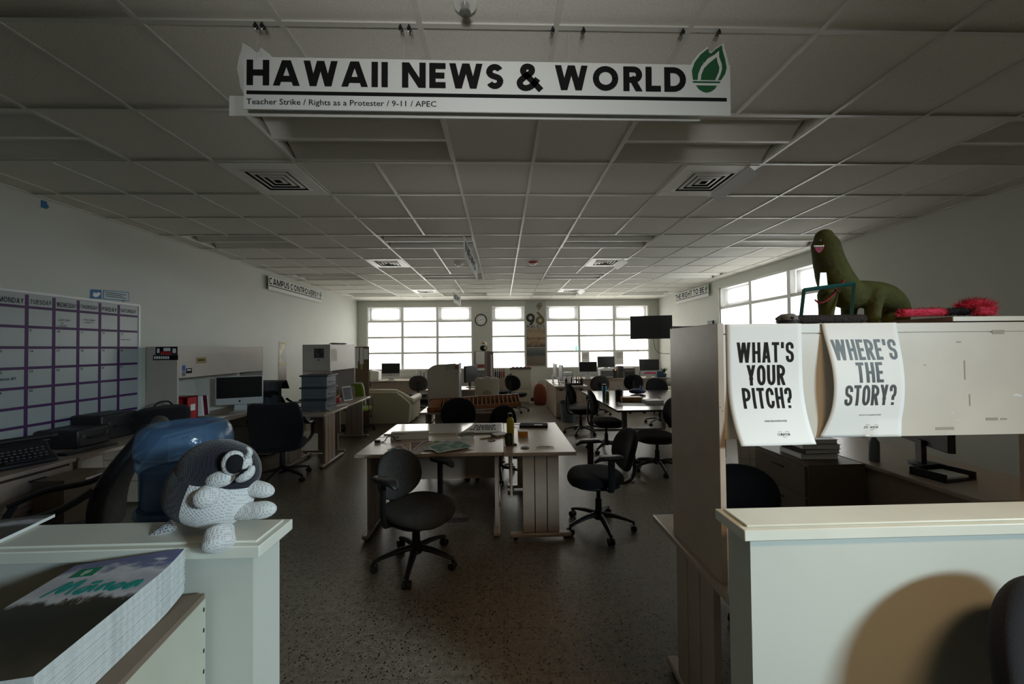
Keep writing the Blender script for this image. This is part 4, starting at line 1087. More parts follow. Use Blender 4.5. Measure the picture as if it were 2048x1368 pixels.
# fanned prints
PC = [((.14, .20, .17), (.35, .38, .32)), ((.10, .20, .19), (.28, .34, .30)), ((.30, .18, .16), (.42, .34, .28)), ((.40, .30, .24), (.55, .45, .36)), ((.34, .16, .16), (.30, .30, .32)), ((.42, .22, .20), (.22, .32, .38)), ((.14, .22, .10), (.40, .42, .30)), ((.20, .30, .38), (.45, .46, .44)), ((.12, .26, .24), (.45, .50, .44))]
PL = ['outermost print of the fan, by the black cable, grey-green', 'dark teal print, second in the fan from the black cable', 'brick red print in the fan, third from the black cable', 'pale peach print in the fan, fourth from the black cable',
      'dark red and grey print in the middle of the fan', 'red and blue print just past the middle of the fan', 'dark green landscape print in the fan, third from the top one', 'blue-grey print lying just under the top print of the fan', 'teal sea landscape print on top of the fan']
fc = [(840, 896), (848, 893), (858, 890), (868, 888), (880, 886), (892, 885), (905, 884), (915, 884), (930, 886)]
fa = [76, 62, 46, 30, 14, -6, -22, -38, -58]
for i in range(9):
    q = atZ(848, 902, TZ) + Vector((-math.sin(R(fa[i]))*(.15+.012*i), math.cos(R(fa[i]))*.15, 0)); z = TZ+.0008+.0017*i
    t = thing('art_print', PL[i], 'print', (q.x, q.y, z), fa[i], 'fanned art prints')
    w2, h2 = (.105, .15) if i < 8 else (.13, .165)
    obj('sheet', MB().bx(-w2, w2, -h2, h2, 0, .0012), M_paper, t)
    m = mat('print_%s' % 'abcdefghi'[i], PC[i][0], .9, spec=.08); n_, l_ = nodes_of(m); tc = n_.new('ShaderNodeTexCoord'); no = n_.new('ShaderNodeTexNoise'); no.inputs['Scale'].default_value = 14; no.inputs['Detail'].default_value = 5
    l_.new(tc.outputs['Object'], no.inputs['Vector']); rp = ramp(m.node_tree, [(.38, PC[i][0]), (.52, tuple(.6*a+.4*b for a, b in zip(*PC[i]))), (.62, PC[i][1])]); l_.new(no.outputs['Fac'], rp.inputs[0]); l_.new(rp.outputs[0], n_['Principled BSDF'].inputs['Base Color'])
    obj('image', MB().bx(-w2+.011, w2-.011, -h2+.011, h2-.011, .0012, .0016), m, t)
# clear tape dispenser bottle
M_clear = seethrough('clear_plastic', (.80, .83, .80), (.45, .48, .46), .45, .08)
q = atZ(935, 876, TZ); t = thing('spray_bottle', 'clear plastic bottle lying on its side behind the fanned prints', 'bottle', (q.x, q.y, TZ+.031), -8)
Mx = RY_(90)
obj('body', MB().lathe(spline([(.026, -.06), (.030, -.05), (.030, .05), (.027, .065), (.012, .078), (.011, .09)], 3), 24, RY_(-90)), M_clear, t, sharp=180)
obj('cap', MB().lathe([(.013, .09), (.013, .115), (0, .115)], 18, RY_(-90)), M_paper, t)
# notebook and pens
q = atZ(1000, 871, TZ); t = thing('notebook', 'black notebook with cream pages lying next to the green mug', 'notebook', (q.x, q.y, TZ), 32)
obj('pages', MB().bx(-.07, .07, -.05, .05, .004, .016), M_cream, t); obj('cover', MB().bx(-.073, .073, -.052, .053, .016, .019).bx(-.073, .073, -.052, .053, .001, .004).bx(-.073, .073, .0505, .053, .002, .018), M_black, t)
q = atZ(975, 876, TZ)
for k, lab in enumerate(('wooden pencil lying just in front of the black notebook', 'black pen crossing the pencil in front of the black notebook')):
    t = thing('pen', lab, 'pen', (q.x+.015*k, q.y-.02+.022*k, TZ+.0045), 12+22*k)
    obj('barrel', MB().cyl((-.075, 0, 0), (.06, 0, 0), .004, n=8), (mat('pencil_wood', (.38, .26, .10), .5), M_black)[k], t); obj('tip', MB().cyl((.06, 0, 0), (.075, 0, 0), .004, .0008, n=8), M_black, t)
# mug, bottle, note block, phone, sleeve, cord
q = atZ(1017, 893, TZ); t = thing('mug', 'dark green ceramic mug at the edge of the end-on table', 'mug', (q.x+.005, q.y+.045, TZ))
Mg = mat('green_glaze', (.035, .045, .018), .3)
obj('cup', MB().lathe([(.030, 0), (.037, .006), (.039, .05), (.039, .096), (.036, .098), (.034, .09), (.034, .01), (0, .008)], 28), Mg, t)
obj('handle', MB().tube(spline([(0, -.037, .08), (0, -.062, .075), (0, -.064, .04), (0, -.037, .025)], 5), .005, 8), Mg, t)
q = atZ(1021, 872, TZ); t = thing('water_flask', 'yellow steel water flask with a black loop cap behind the green mug', 'bottle', (q.x+.0, q.y+.03, TZ))
obj('body', MB().lathe(spline([(.034, 0), (.036, .006), (.036, .13), (.033, .155), (.022, .175), (.021, .185)], 3), 28), mat('yellow_enamel', (.42, .34, .02), .35), t, sharp=60)
obj('cap', MB().lathe([(.024, .184), (.024, .214), (.018, .218), (0, .218)], 20), M_black, t)
obj('cap_loop', MB().tube([(.016*math.cos(a), 0, .222+.018*math.sin(a)) for a in [PI*k/10 for k in range(11)]], .004, 6), M_black, t)
lg = MB()
for k in range(6): lg.bx(.0355, .0368, -.006, .006, .045+.013*k, .053+.013*k)
obj('print', lg, M_ink, t)
q = atZ(1046, 873, TZ); t = thing('sticky_note_block', 'orange block of sticky notes with a white top behind the coiled cord', 'note block', (q.x, q.y+.03, TZ), 3)
obj('block', MB().bx(-.045, .045, -.045, .045, 0, .048), mat('orange_notes', (.55, .22, .03), .7, var=.1, vscale=60), t); obj('top_sheet', MB().bx(-.045, .045, -.045, .045, .0482, .052), M_paper, t)
q = atZ(1024, 886, TZ); t = thing('mobile_phone', 'black flip phone lying below the green mug', 'phone', (q.x, q.y-.04, TZ), -62)
obj('body', MB().bx(-.055, .055, -.022, .022, 0, .012), M_black, t, bevel=.005); obj('keypad', MB().bx(.0, .045, -.016, .016, .012, .0126), M_greyplastic, t)
q = atZ(1070, 853, TZ); t = thing('laptop_sleeve', 'black laptop sleeve with a white label on the far end of the end-on table', 'laptop sleeve', (q.x, q.y, TZ), -6)
obj('pouch', MB().bx(-.17, .14, -.075, .10, 0, .022), M_blackfab, t, bevel=.01); obj('label', MB().bx(-.01, .08, -.045, .01, .0222, .0232), mat('grey_label', (.45, .44, .40), .4), t)
obj('strap', MB().tube(spline([(-.17, .0, .02), (-.24, .03, .012), (-.28, -.02, .008), (-.22, -.06, .008)], 5), .008, 6, flat=.4), M_black, t)
q = atZ(1090, 895, TZ); t = thing('earphones', 'pale coiled earphone cord near the front edge of the end-on table', 'earphones', (q.x, q.y, TZ+.003))
cp = []
for k in range(60): a = k*.62; r_ = .022+.016*math.sin(k*.9); cp.append((.045*math.sin(k*.23)+r_*math.cos(a), .006+.6*r_*math.sin(a), .001+.004*(k % 5)/5))
obj('cord', MB().tube(spline(cp, 3), .0014, 5), mat('cream_cord', (.45, .42, .34), .5), t); 
for k in (-1, 1): obj('earbud', MB().ball((.07*k, -.012, .003), .006, 10), MATS['cream_cord'], t)

# ------------------------------------------------------------------ second table: display stand, rack, red box, plastic chair
M_beigebox = mat('beige_display_board', (.42, .36, .27), .7, spec=.2)
t = thing('display_stand', 'tall beige display stand with a rounded shoulder on the wooden rack table', 'stand', (0, 0, TZ))
xa, xb = atY(855, 800, 5.55).x, atY(918, 800, 5.55).x; hh = 1.368-TZ
prof = [(xa, 0), (xb, 0), (xb, hh)] + spline([(xb-.04, hh+.0), (xa+.16, hh-.005), (xa+.06, hh-.035), (xa, hh-.085)], 4)
obj('front_panel', MB().prism([(p, q) for p, q in prof], .02, T(0, 5.58, 0) @ FRONT), M_beigebox, t, bevel=.004)
obj('side_wall', MB().bx(xa, xa+.016, 5.58, 5.80, 0, hh-.09), M_beigebox, t)
sw = MB(); x1 = xb+.085
for z0, z1 in ((0, .04), (hh-.14, hh+.01)): sw.bx(xb-.002, xb+.012, 5.56, 5.80, z0, z1)
sw.bx(xb-.002, xb+.012, 5.785, 5.80, 0, hh); obj('side_frame', sw, M_paper, t)
obj('side_window', MB().bx(xb-.004, xb+.002, 5.57, 5.79, .04, hh-.14), mat('grey_print', (.16, .18, .19), .4, var=.5, vscale=30), t)
obj('shelf', MB().bx(xa+.016, xb, 5.585, 5.80, .0, .012), M_beigebox, t)
obj('pinned_leaf', MB().prism([(0, 0), (.20, .03), (.16, .11), (.02, .10)], .002, T(xb-.21, 5.556, hh-.10) @ FRONT), mat('leaf_paper', (.30, .29, .22), .7), t)
obj('red_card', MB().bx(xb-.06, xb-.01, 5.552, 5.556, hh-.08, hh-.02), mat('brick_card', (.25, .08, .05), .7), t)
M_wood = mat('varnished_wood', (.30, .105, .035), .38, var=.25, vscale=18)
t = thing('slatted_rack', 'long varnished wooden rack with a row of slats lying across the rack table', 'rack', (-.42, 5.20, TZ+.026), 3)
Mt = RY_(-2.2)
obj('base_board', MB().bx(-.60, .68, -.12, .16, 0, .016, Mt), M_wood, t, bevel=.003)
obj('front_rail', MB().bx(-.60, .68, -.125, -.105, .016, .062, Mt), M_wood, t, bevel=.003); obj('back_rail', MB().bx(-.60, .68, .145, .165, .016, .145, Mt), M_wood, t, bevel=.003)
obj('end_board', MB().prism([(-.125, 0), (.165, 0), (.165, .14), (-.125, .055)], .02, Mt @ T(.66, 0, .016) @ RZ_(0) @ Matrix(((0,0,1,0),(1,0,0,0),(0,1,0,0),(0,0,0,1)))), M_wood, t)
for i in range(18): obj('slat', MB().prism([(-.105, 0), (.145, 0), (.145, .118), (-.105, .045)], .012, Mt @ T(-.40+.060*i, 0, .016) @ Matrix(((0,0,1,0),(1,0,0,0),(0,1,0,0),(0,0,0,1)))), mat('pale_wood', (.36, .22, .11), .5), t)
obj('wedge_block', MB().prism([(-.10, 0), (.14, 0), (.14, .12), (-.10, .04)], .17, Mt @ T(-.59, 0, .016) @ Matrix(((0,0,1,0),(1,0,0,0),(0,1,0,0),(0,0,0,1)))), M_wood, t)
t = thing('red_box', 'small dark red carton on the rack table in front of the cream chair back', 'box', (-.13, 5.62, TZ))
obj('carton', MB().bx(-.105, .105, -.06, .06, 0, .085), mat('dark_red_card', (.16, .012, .012), .6), t, bevel=.002); obj('lid_flap', MB().bx(-.1055, .1055, -.061, -.04, .06, .087), mat('red_card', (.22, .015, .015), .6), t)
t = thing('paper_sheet', 'loose white sheet on the rack table beside the red carton', 'paper', (-.30, 5.68, TZ), 10)
obj('page', MB().bx(-.09, .06, -.06, .08, 0, .001), M_paper, t); mk = MB(); [mk.tube([(.02, -.03+.02*k, .0016), (.045, -.02+.02*k, .0016)], .001, 4) for k in range(3)]; obj('scribble', mk, M_ink, t)
t = thing('plastic_chair', 'cream moulded plastic chair behind the red carton', 'chair', (-.27, 7.15, 0), 0)
def pc(u, v):
    a = .225*(1-.0*v); x = (2*u-1)*a; z = .44+.62*v - .055*max(0, abs(2*u-1)-.72)/.28*(v > .9) + .018*math.cos((2*u-1)*7)*(v > .9); return (x, -.22-.10*v+.03*(2*u-1)**2, z)
obj('backrest', MB().sheet(pc, 24, 14, .022), M_cream, t, bevel=.008, sharp=180)
obj('back_badge', MB().prism(arc(0, 0, .085, .085, 0, 180, 14), .004, T(0, -.325, .74) @ FRONT), mat('tan_badge', (.36, .30, .22), .5), t)
obj('seat', MB().bx(-.22, .22, -.22, .22, .41, .44), M_cream, t, bevel=.01)
for x in (-.19, .19):
    for y in (-.19, .19): obj('leg', MB().cyl((x, y, .41), (x*1.12, y*1.12, 0), .02, .014), M_cream, t)
# ------------------------------------------------------------------ dark table on the right
M_dkwood = mat('dark_table_laminate', (.028, .024, .026), .16, spec=.55)
t = thing('meeting_table', 'long dark glossy table with books, bottles and papers on it', 'table', (2.42, 6.10, 0))
obj('tabletop', MB().bx(-.85, .85, -1.12, 1.12, .708, .735), M_dkwood, t, bevel=.004)
for x in (-.70, .70):
    for y in (-.95, .95): obj('leg', MB().bx(x-.03, x+.03, y-.03, y+.03, .03, .708), mat('brushed_legs', (.12, .12, .12), .35, metal=.6), t)
for y in (-.95, .95): obj('foot_rail', MB().bx(-.72, .72, y-.025, y+.025, 0, .03), MATS['brushed_legs'], t)
def onT(px, py): q = atZ(px, py, TZ); return q
q = onT(1209, 793); t = thing('thermos', 'blue steel thermos with a black lid on the dark table', 'bottle', (q.x, q.y, TZ))
obj('body', MB().lathe([(.035, 0), (.037, .01), (.037, .17), (.032, .18)], 20), mat('blue_steel', (.01, .13, .28), .3, metal=.3), t); obj('lid', MB().lathe([(.033, .18), (.033, .21), (.028, .215), (0, .215)], 20), M_black, t)
q = onT(1213, 797); t = thing('drink_bottle', 'lime green bottle standing in front of the blue thermos', 'bottle', (q.x, q.y-.05, TZ))
obj('body', MB().lathe([(.03, 0), (.032, .01), (.032, .10), (.026, .12)], 20), mat('lime_plastic', (.18, .22, .03), .35), t); obj('cap', MB().lathe([(.027, .12), (.027, .135), (0, .135)], 18), mat('lime_cap', (.25, .28, .06), .4), t)
q = onT(1238, 799); t = thing('pen_cup', 'black cup on the dark table beside the lime bottle', 'cup', (q.x, q.y, TZ))
obj('cup', MB().lathe([(.06, 0), (.062, .16), (.058, .16), (.056, .01), (0, .01)], 20), M_black, t)
q = onT(1238, 788); t = thing('paper_holder', 'white leaning booklet behind the black cup on the dark table', 'booklet', (q.x, q.y+.05, TZ))
obj('booklet', MB().box((0, 0, .075), (.11, .012, .15), RZ_(-30) @ RX_(-12)), M_paper, t); obj('cover_print', MB().box((0, -.0075, .05), (.085, .001, .05), RZ_(-30) @ RX_(-12)), MATS['grey_print'], t)
q = onT(1262, 801); t = thing('wooden_box', 'flat orange-brown wooden box on the dark table', 'box', (q.x, q.y, TZ), -4)
obj('body', MB().bx(-.16, .16, -.09, .09, 0, .05), mat('honey_wood', (.30, .16, .06), .45, var=.2, vscale=15), t, bevel=.003); obj('lid', MB().bx(-.162, .162, -.092, .092, .051, .062), MATS['honey_wood'], t, bevel=.002)
q = onT(1263, 809); t = thing('newspaper', 'grey newspaper spread on the dark table in front of the wooden box', 'newspaper', (q.x, q.y, TZ), -8)
obj('sheet', MB().bx(-.20, .20, -.12, .12, 0, .004), mat('newsprint', (.36, .36, .34), .8), t); nb = MB(); [nb.bx(-.18+.13*i, -.07+.13*i, -.10+.05*j, -.065+.05*j, .004, .0045) for i in range(3) for j in range(4)]; obj('columns', nb, MATS['grey_print'], t)
q = onT(1305, 805); t = thing('book', 'thick pale book lying open-paged at the corner of the dark table', 'book', (q.x, q.y, TZ), 5)
obj('pages', MB().bx(-.13, .13, -.10, .10, .003, .040), M_pages, t); obj('cover', MB().bx(-.133, .133, -.103, .103, 0, .003).bx(-.133, .133, -.103, .103, .040, .043), M_paper, t)
q = onT(1275, 788); t = thing('pencil_case', 'blue and black bag lying at the middle of the dark table', 'bag', (q.x, q.y, TZ))
obj('bag', MB().ball((0, 0, .05), (.16, .08, .05), 16), mat('navy_nylon', (.012, .018, .06), .6), t); obj('blue_tag', MB().box((.04, 0, .11), (.035, .02, .10), RY_(12)), mat('cobalt_plastic', (.01, .06, .35), .4), t)
q = onT(1237, 808); t = thing('eraser', 'small pink eraser on the dark table in front of the black cup', 'eraser', (q.x, q.y, TZ))
obj('block', MB().bx(-.02, .02, -.014, .014, 0, .018), mat('pink_rubber', (.35, .03, .06), .6), t, bevel=.003); obj('paper_band', MB().bx(-.008, .012, -.0145, .0145, -.0, .0185), M_paper, t)
# cream lounge chair by the right wall
t = thing('lounge_chair', 'cream upholstered armchair against the right wall by the dark table', 'armchair', (3.88, 8.42, 0), 180)
obj('seat', MB().bx(-.32, .32, -.30, .30, .20, .44), M_cream, t, bevel=.05, seg=3)
obj('backrest', MB().sheet(lambda u, v: (-.30-.08*v, (2*u-1)*.33*(1-.15*v*v), .35+.55*v), 10, 10, .14), M_cream, t, bevel=.05, seg=3)
for s in (-1, 1): obj('armrest', MB().pad(.30, .07, .10, 3, 24, T(0, s*.37, .58)), M_cream, t, sharp=180); obj('side', MB().bx(-.28, .28, s*.37-.05, s*.37+.05, .10, .55), M_cream, t, bevel=.03)
for x in (-.25, .25):
    for y in (-.28, .28): obj('leg', MB().cyl((x, y, .20), (x, y, 0), .025, .018), M_black, t)
# floor things
t = thing('floor_outlet', 'dark rectangular cover plate set in the speckled floor', 'cover plate', tuple(atZ(917, 1040, 0).xy)+(.0005,), 2)
obj('plate', MB().bx(-.10, .10, -.045, .045, 0, .004), mat('dark_bronze', (.035, .03, .025), .45), t, bevel=.001); obj('hinge_strip', MB().bx(-.10, .10, -.004, .004, .004, .0055), M_black, t)
t = thing('paper_sheet', 'loose crumpled papers on the floor under the dark table edge', 'paper', tuple(atZ(1248, 962, 0).xy)+(.001,), 20)
obj('page', MB().sheet(lambda u, v: (-.11+.22*u, -.08+.16*v, .004+.012*abs(math.sin(5*u)*math.cos(4*v))), 8, 8, .001), mat('dull_paper', (.22, .21, .18), .8), t)
q = Vector((1.45, 7.79, 0)); t = thing('waste_bin', 'grey rounded waste bin with a black rim next to the drawer desk', 'bin', (q.x, q.y+.18, 0))
obj('bucket', MB().lathe([(.15, 0), (.16, .01), (.19, .40), (.186, .40), (.155, .02), (0, .02)], 28), mat('bin_grey', (.10, .12, .14), .45), t); obj('rim', MB().lathe([(.188, .40), (.196, .40), (.198, .43), (.18, .43), (.18, .40), (.188, .40)], 28, caps=False), M_black, t)
# poster desk interior, seen below the cabinet
desk('second dark desk running away from the poster desk, with papers stacked on it', 1.6, .70, (2.98, 2.75, 0), 90, legs=(1, 1))
t = thing('drawer_pedestal', 'brown drawer pedestal under the paper stack, seen below the beige cabinet', 'cabinet', (2.40, 2.88, 0), 0)
M_brown = mat('brown_laminate_box', (.11, .085, .06), .5)
obj('body', MB().bx(-.20, .22, -.28, .28, 0, .735), M_brown, t, bevel=.003)
for k in range(3):
    d_ = obj('drawer', MB().bx(-.212, -.20, -.26, .26, .04+.23*k, .255+.23*k), M_brown, t, bevel=.002); obj('drawer_pull', MB().bx(-.222, -.212, -.06, .06, .19+.23*k, .20+.23*k), M_black, d_)
for k in range(4):
    t = thing('binder', ['lowest white binder of the stack on the brown pedestal', 'second white binder up the stack on the brown pedestal', 'third pale binder up the stack on the brown pedestal', 'top pale binder of the stack on the brown pedestal'][k], 'binder', (2.42+random.uniform(-.02, .02), 2.84, TZ+.002+.037*k), random.uniform(-6, 6))
    obj('pages', MB().bx(-.135, .135, -.11, .11, .003, .032), M_pages, t); obj('cover', MB().bx(-.14, .14, -.115, .115, 0, .003).bx(-.14, .14, -.115, .115, .032, .035).bx(-.14, -.137, -.115, .115, 0, .035), [M_paper, M_black, M_paper, M_black][k], t)
t = thing('whiteboard', 'white gridded board standing on the floor in the dark corner behind the poster cabinet', 'whiteboard', (3.00, 4.15, .0), -20)
obj('panel', MB().box((0, 0, .34), (.50, .012, .56), T(0, 0, 0) @ RX_(-14)), mat('dull_whiteboard', (.42, .42, .40), .3), t)
gr = MB()
for i in range(6): gr.box((-.22+.088*i, -.0068, .34), (.003, .001, .54), RX_(-14))
for j in range(6): gr.box((0, -.0068, .10+.09*j), (.48, .001, .003), RX_(-14))
obj('grid_lines', gr, M_greyplastic, t); obj('tray', MB().box((0, -.02, .045), (.52, .06, .03), RX_(-14)), M_black, t)
t = thing('equipment_bag', 'black bag lying on the floor behind the brown pedestal', 'bag', (2.40, 3.42, 0), -25)
obj('bag', MB().pad(.26, .13, .20, 3, 28, T(0, 0, .10)), M_blackfab, t, sharp=180); obj('strap', MB().tube(spline([(-.2, 0, .19), (-.1, .02, .26), (.1, -.02, .26), (.2, 0, .19)], 5), .012, 6, flat=.3), M_black, t)
for (x, y, z, rz, lab) in ((3.02, 2.55, TZ, 70, 'black monitor standing on the dark desk behind the poster cabinet'),):
    t = thing('monitor', lab, 'monitor', (x, y, z), rz)
    obj('screen_housing', MB().box((0, 0, .30), (.46, .04, .32)), M_black, t, bevel=.006); obj('screen', MB().box((0, -.021, .305), (.43, .002, .28)), M_screen, t); obj('stand', MB().box((0, .03, .10), (.06, .03, .16)).lathe([(.10, 0), (.10, .012), (.05, .02), (0, .02)], 24), M_black, t)
t = thing('spray_can', 'pale spray bottle on the dark desk below the poster about the story', 'bottle', (2.75, 2.66, TZ))
obj('body', MB().lathe([(.03, 0), (.032, .01), (.032, .14), (.015, .17), (.013, .185)], 20), M_greyplastic, t); obj('nozzle', MB().bx(-.035, .018, -.010, .010, .185, .215), M_paper, t, bevel=.003)
t = thing('desk_tray', 'shallow black tray of odds and ends on the dark desk', 'tray', (2.85, 2.32, TZ), 10)
obj('tray', MB().bx(-.13, .13, -.09, .09, 0, .01).bx(-.13, -.12, -.09, .09, 0, .05).bx(.12, .13, -.09, .09, 0, .05).bx(-.13, .13, .08, .09, 0, .05), M_black, t); obj('papers', MB().bx(-.10, .10, -.07, .06, .011, .025), M_pages, t)
# ================================================================== LEFT WALL
# --- marker calendar
M_wb = mat('calendar_whiteboard', (.34, .37, .37), .25, spec=.5)
M_purple = mat('purple_tape', (.055, .012, .085), .5)
CB = T(LX+.012, 0, 0) @ RZ_(90) @ FRONT      # local x -> world +Y, y -> up, z -> into the room
t = thing('calendar_whiteboard', 'wide whiteboard ruled as a month calendar with purple tape on the left wall', 'whiteboard')
BY0, BY1, BZ0, BZ1 = 2.75, 4.425, .80, 2.135
obj('panel', MB().bx(BY0, BY1, BZ0, BZ1, -.010, .006, CB), M_wb, t)
fr = MB(); fr.bx(BY0-.02, BY1+.02, BZ1, BZ1+.02, -.01, .012, CB).bx(BY0-.02, BY1+.02, BZ0-.02, BZ0, -.01, .012, CB).bx(BY0-.02, BY0, BZ0, BZ1, -.01, .012, CB).bx(BY1, BY1+.02, BZ0, BZ1, -.01, .012, CB)
obj('aluminium_frame', fr, M_silver, t)
tp = MB(); colsY = [4.203, 4.012, 3.812, 3.612, 3.412, 3.205, 3.0]; rowsZ = [2.012, 1.835, 1.650, 1.467, 1.292, 1.118, .95]
for y in colsY: tp.bx(y-.0135, y+.0135, BZ0, BZ1-.012, .006, .0068, CB)
for z in rowsZ: tp.bx(BY0, BY1-.01, z-.0125, z+.0125, .0068, .0075, CB)
obj('purple_tape_grid', tp, M_purple, t)
days = ['SUNDAY', 'MONDAY', 'TUESDAY', 'WEDNESDAY', 'THURSDAY', 'FRIDAY', 'SATURDAY']
wr = MB(); HW = {'*': .75, 'I': .2, 'W': 1.0, 'M': .95}
edges = [2.80, 3.0, 3.205, 3.412, 3.612, 3.812, 4.012, 4.203]; edges = [3.0, 3.205, 3.412, 3.612, 3.812, 4.012, 4.203, 4.42]
edges = [2.795] + [3.0, 3.412-.207, 3.412, 3.612, 3.812, 4.012, 4.203]
ed = sorted(colsY) + [4.415]; ed = [3.0, 3.205, 3.412, 3.612, 3.812, 4.012, 4.203, 4.415]
for k, dname in enumerate(days):
    L, _ = letters(dname, 1, .15, HW, .18); a, b_ = ed[k]+.022, ed[k+1]-.022
    fit(L, a, b_, 2.045-.006*(k % 2), 2.045+.040); place(L, CB @ T(0, 0, .0072)); obj('weekday_lettering', L, M_ink, t)
def scrawl(s, a, b_, z0, z1, th=.14):
    L, _ = letters(s, 1, th, HW, .2, .5); fit(L, a, b_, z0, z1); place(L, CB @ T(0, 0, .0072)); wr.add(L.v, L.f)
scrawl('LAST DAY', 3.64, 3.745, 1.905, 1.925); scrawl('OF', 3.665, 3.69, 1.878, 1.893); scrawl('CLASSES', 3.635, 3.72, 1.85, 1.868)
scrawl('PAU HANA', 3.865, 3.965, 1.925, 1.942); scrawl('PARTY', 3.875, 3.95, 1.90, 1.914); scrawl('COMMENCEMENT', 4.225, 4.33, 1.735, 1.746, .16)
for r_, z in enumerate(rowsZ[1:5]):
    for k in range(1, 7):
        if 1+k+7*r_+6 > 30: continue
        L = font_mesh(str(1 + k + 7*r_ + 6), .028, .0006); ymin = ed[k]+.02
        place(L, CB @ T(ymin, z-.04, .0072)); wr.add(L.v, L.f)
L = font_mesh('Issue #1', .035, .0006); place(L, CB @ T(3.23, 1.37, .0072)); wr.add(L.v, L.f)
obj('date_lettering', wr, M_ink, t)
t = thing('wall_sticker', 'blue square with a white bird and a quote bubble above the calendar board', 'sticker')
M_blue = mat('sticker_blue', (.01, .12, .30), .5)
obj('blue_square', MB().prism([(3.93, 2.158), (4.045, 2.168), (4.04, 2.265), (3.935, 2.255)], .001, CB @ T(0, 0, -.011)), M_blue, t)
obj('bird_mark', MB().prism(spline([(3.955, 2.205), (3.975, 2.19), (4.005, 2.195), (4.025, 2.22), (4.035, 2.235), (4.02, 2.24), (4.005, 2.245), (3.995, 2.23), (3.975, 2.235), (3.962, 2.24), (3.965, 2.222), (3.955, 2.205)], 3), .0006, CB @ T(0, -.008, -.0098)), M_paper, t)
obj('quote_outline', MB().prism([(4.06, 2.168), (4.25, 2.178), (4.27, 2.163), (4.28, 2.179), (4.335, 2.182), (4.33, 2.283), (4.06, 2.268)], .001, CB @ T(0, 0, -.011)), M_blue, t)
obj('quote_panel', MB().prism([(4.066, 2.175), (4.329, 2.189), (4.324, 2.276), (4.066, 2.262)], .0004, CB @ T(0, 0, -.0099)), mat('pale_blue_paper', (.45, .52, .55), .6), t)
ql = MB(); [ql.bx(4.08, 4.30-.04*(k % 2), 2.245-.02*k, 2.251-.02*k, -.0094, -.009, CB) for k in range(3)]; obj('quote_lines', ql, M_ink, t)
q = atX(88, 409, LX+.001); t = thing('tape_scrap', 'small scrap of blue tape high on the left wall', 'tape')
obj('tape', MB().box((q.y, q.z, -.011), (.045, .07, .001), CB), M_blue, t); obj('torn_end', MB().prism([(q.y+.022, q.z-.03), (q.y+.04, q.z-.01), (q.y+.022, q.z+.02)], .001, CB @ T(0, 0, -.0115)), M_blue, t)
# --- taped photographs
for (z0, z1, y0, y1, lab, ca, cb) in ((1.372, 1.77, 7.18, 7.41, 'upper taped wall photograph with a yellow top on the left wall', (.40, .30, .05), (.05, .06, .05)), (1.0, 1.362, 7.165, 7.42, 'lower taped wall photograph of dark brown figures on the left wall', (.10, .06, .04), (.16, .11, .08))):
    t = thing('wall_photo', lab, 'photograph')
    m = mat('photo_print_%d' % int(z0*10), ca, .35); n_, l_ = nodes_of(m); tc = n_.new('ShaderNodeTexCoord'); no = n_.new('ShaderNodeTexNoise'); no.inputs['Scale'].default_value = 7; l_.new(tc.outputs['Object'], no.inputs['Vector'])
    rp = ramp(m.node_tree, [(.42, cb), (.55, tuple((a+b)/2 for a, b in zip(ca, cb))), (.66, ca)]); l_.new(no.outputs['Fac'], rp.inputs[0]); l_.new(rp.outputs[0], n_['Principled BSDF'].inputs['Base Color'])
    obj('print', MB().bx(y0, y1, z0, z1, -.010, -.008, CB), m, t)
    obj('top_border', MB().bx(y0+.02, y1-.02, z1-.05, z1-.015, -.008, -.0075, CB), mat('yellow_border', (.40, .32, .03), .5), t)

# --- desks along the left wall
def wall_desk(label, y0, y1, x0=LX+.02, x1=-3.50, ped=True):
    t = thing('desk', label, 'desk', ((x0+x1)/2, (y0+y1)/2, 0), 90)
    L, D = y1-y0, x1-x0
    obj('tabletop', MB().bx(-L/2, L/2, -D/2, D/2, .705, .735), M_lam, t, bevel=.004)
    for s in (-1, 1): obj('side_panel', MB().bx(s*(L/2-.02)-.012, s*(L/2-.02)+.012, -D/2+.02, D/2-.02, 0, .705), M_lam, t)
    obj('back_panel', MB().bx(-L/2+.03, L/2-.03, D/2-.05, D/2-.03, .25, .705), M_lam, t)
    if ped:
        for k in range(3):
            d_ = obj('drawer', MB().bx(L/2-.46, L/2-.04, -D/2+.01, D/2-.06, .03+.22*k, .245+.22*k), M_lam, t, bevel=.003)
            obj('drawer_pull', MB().bx(L/2-.30, L/2-.20, -D/2-.002, -D/2+.01, .20+.22*k, .212+.22*k), M_black, d_)
    return t
wall_desk('beige desk under the purple-taped calendar carrying the typewriter', 1.95, 3.15)
wall_desk('beige desk under the calendar carrying the black equipment cases', 3.17, 4.46)
wall_desk('beige desk with the sticker-covered overhead cabinet and silver computer', 4.50, 6.15)
t = thing('overhead_cabinet', 'beige overhead cabinet with black stickers on its side along the left wall', 'cabinet')
kx = -3.87
obj('side_panel', MB().bx(LX+.02, kx, 4.52, 4.545, .7355, 1.662), M_steel, t, bevel=.002); obj('side_panel', MB().bx(LX+.02, kx, 6.09, 6.115, .7355, 1.662), M_steel, t, bevel=.002)
obj('body', MB().bx(LX+.02, kx-.02, 4.545, 6.09, 1.285, 1.658), M_steel, t); obj('door', MB().bx(kx-.019, kx, 4.547, 6.088, 1.278, 1.658), M_steel, t, bevel=.002)
S_ = lambda px, py: atY(px, py, 4.519)
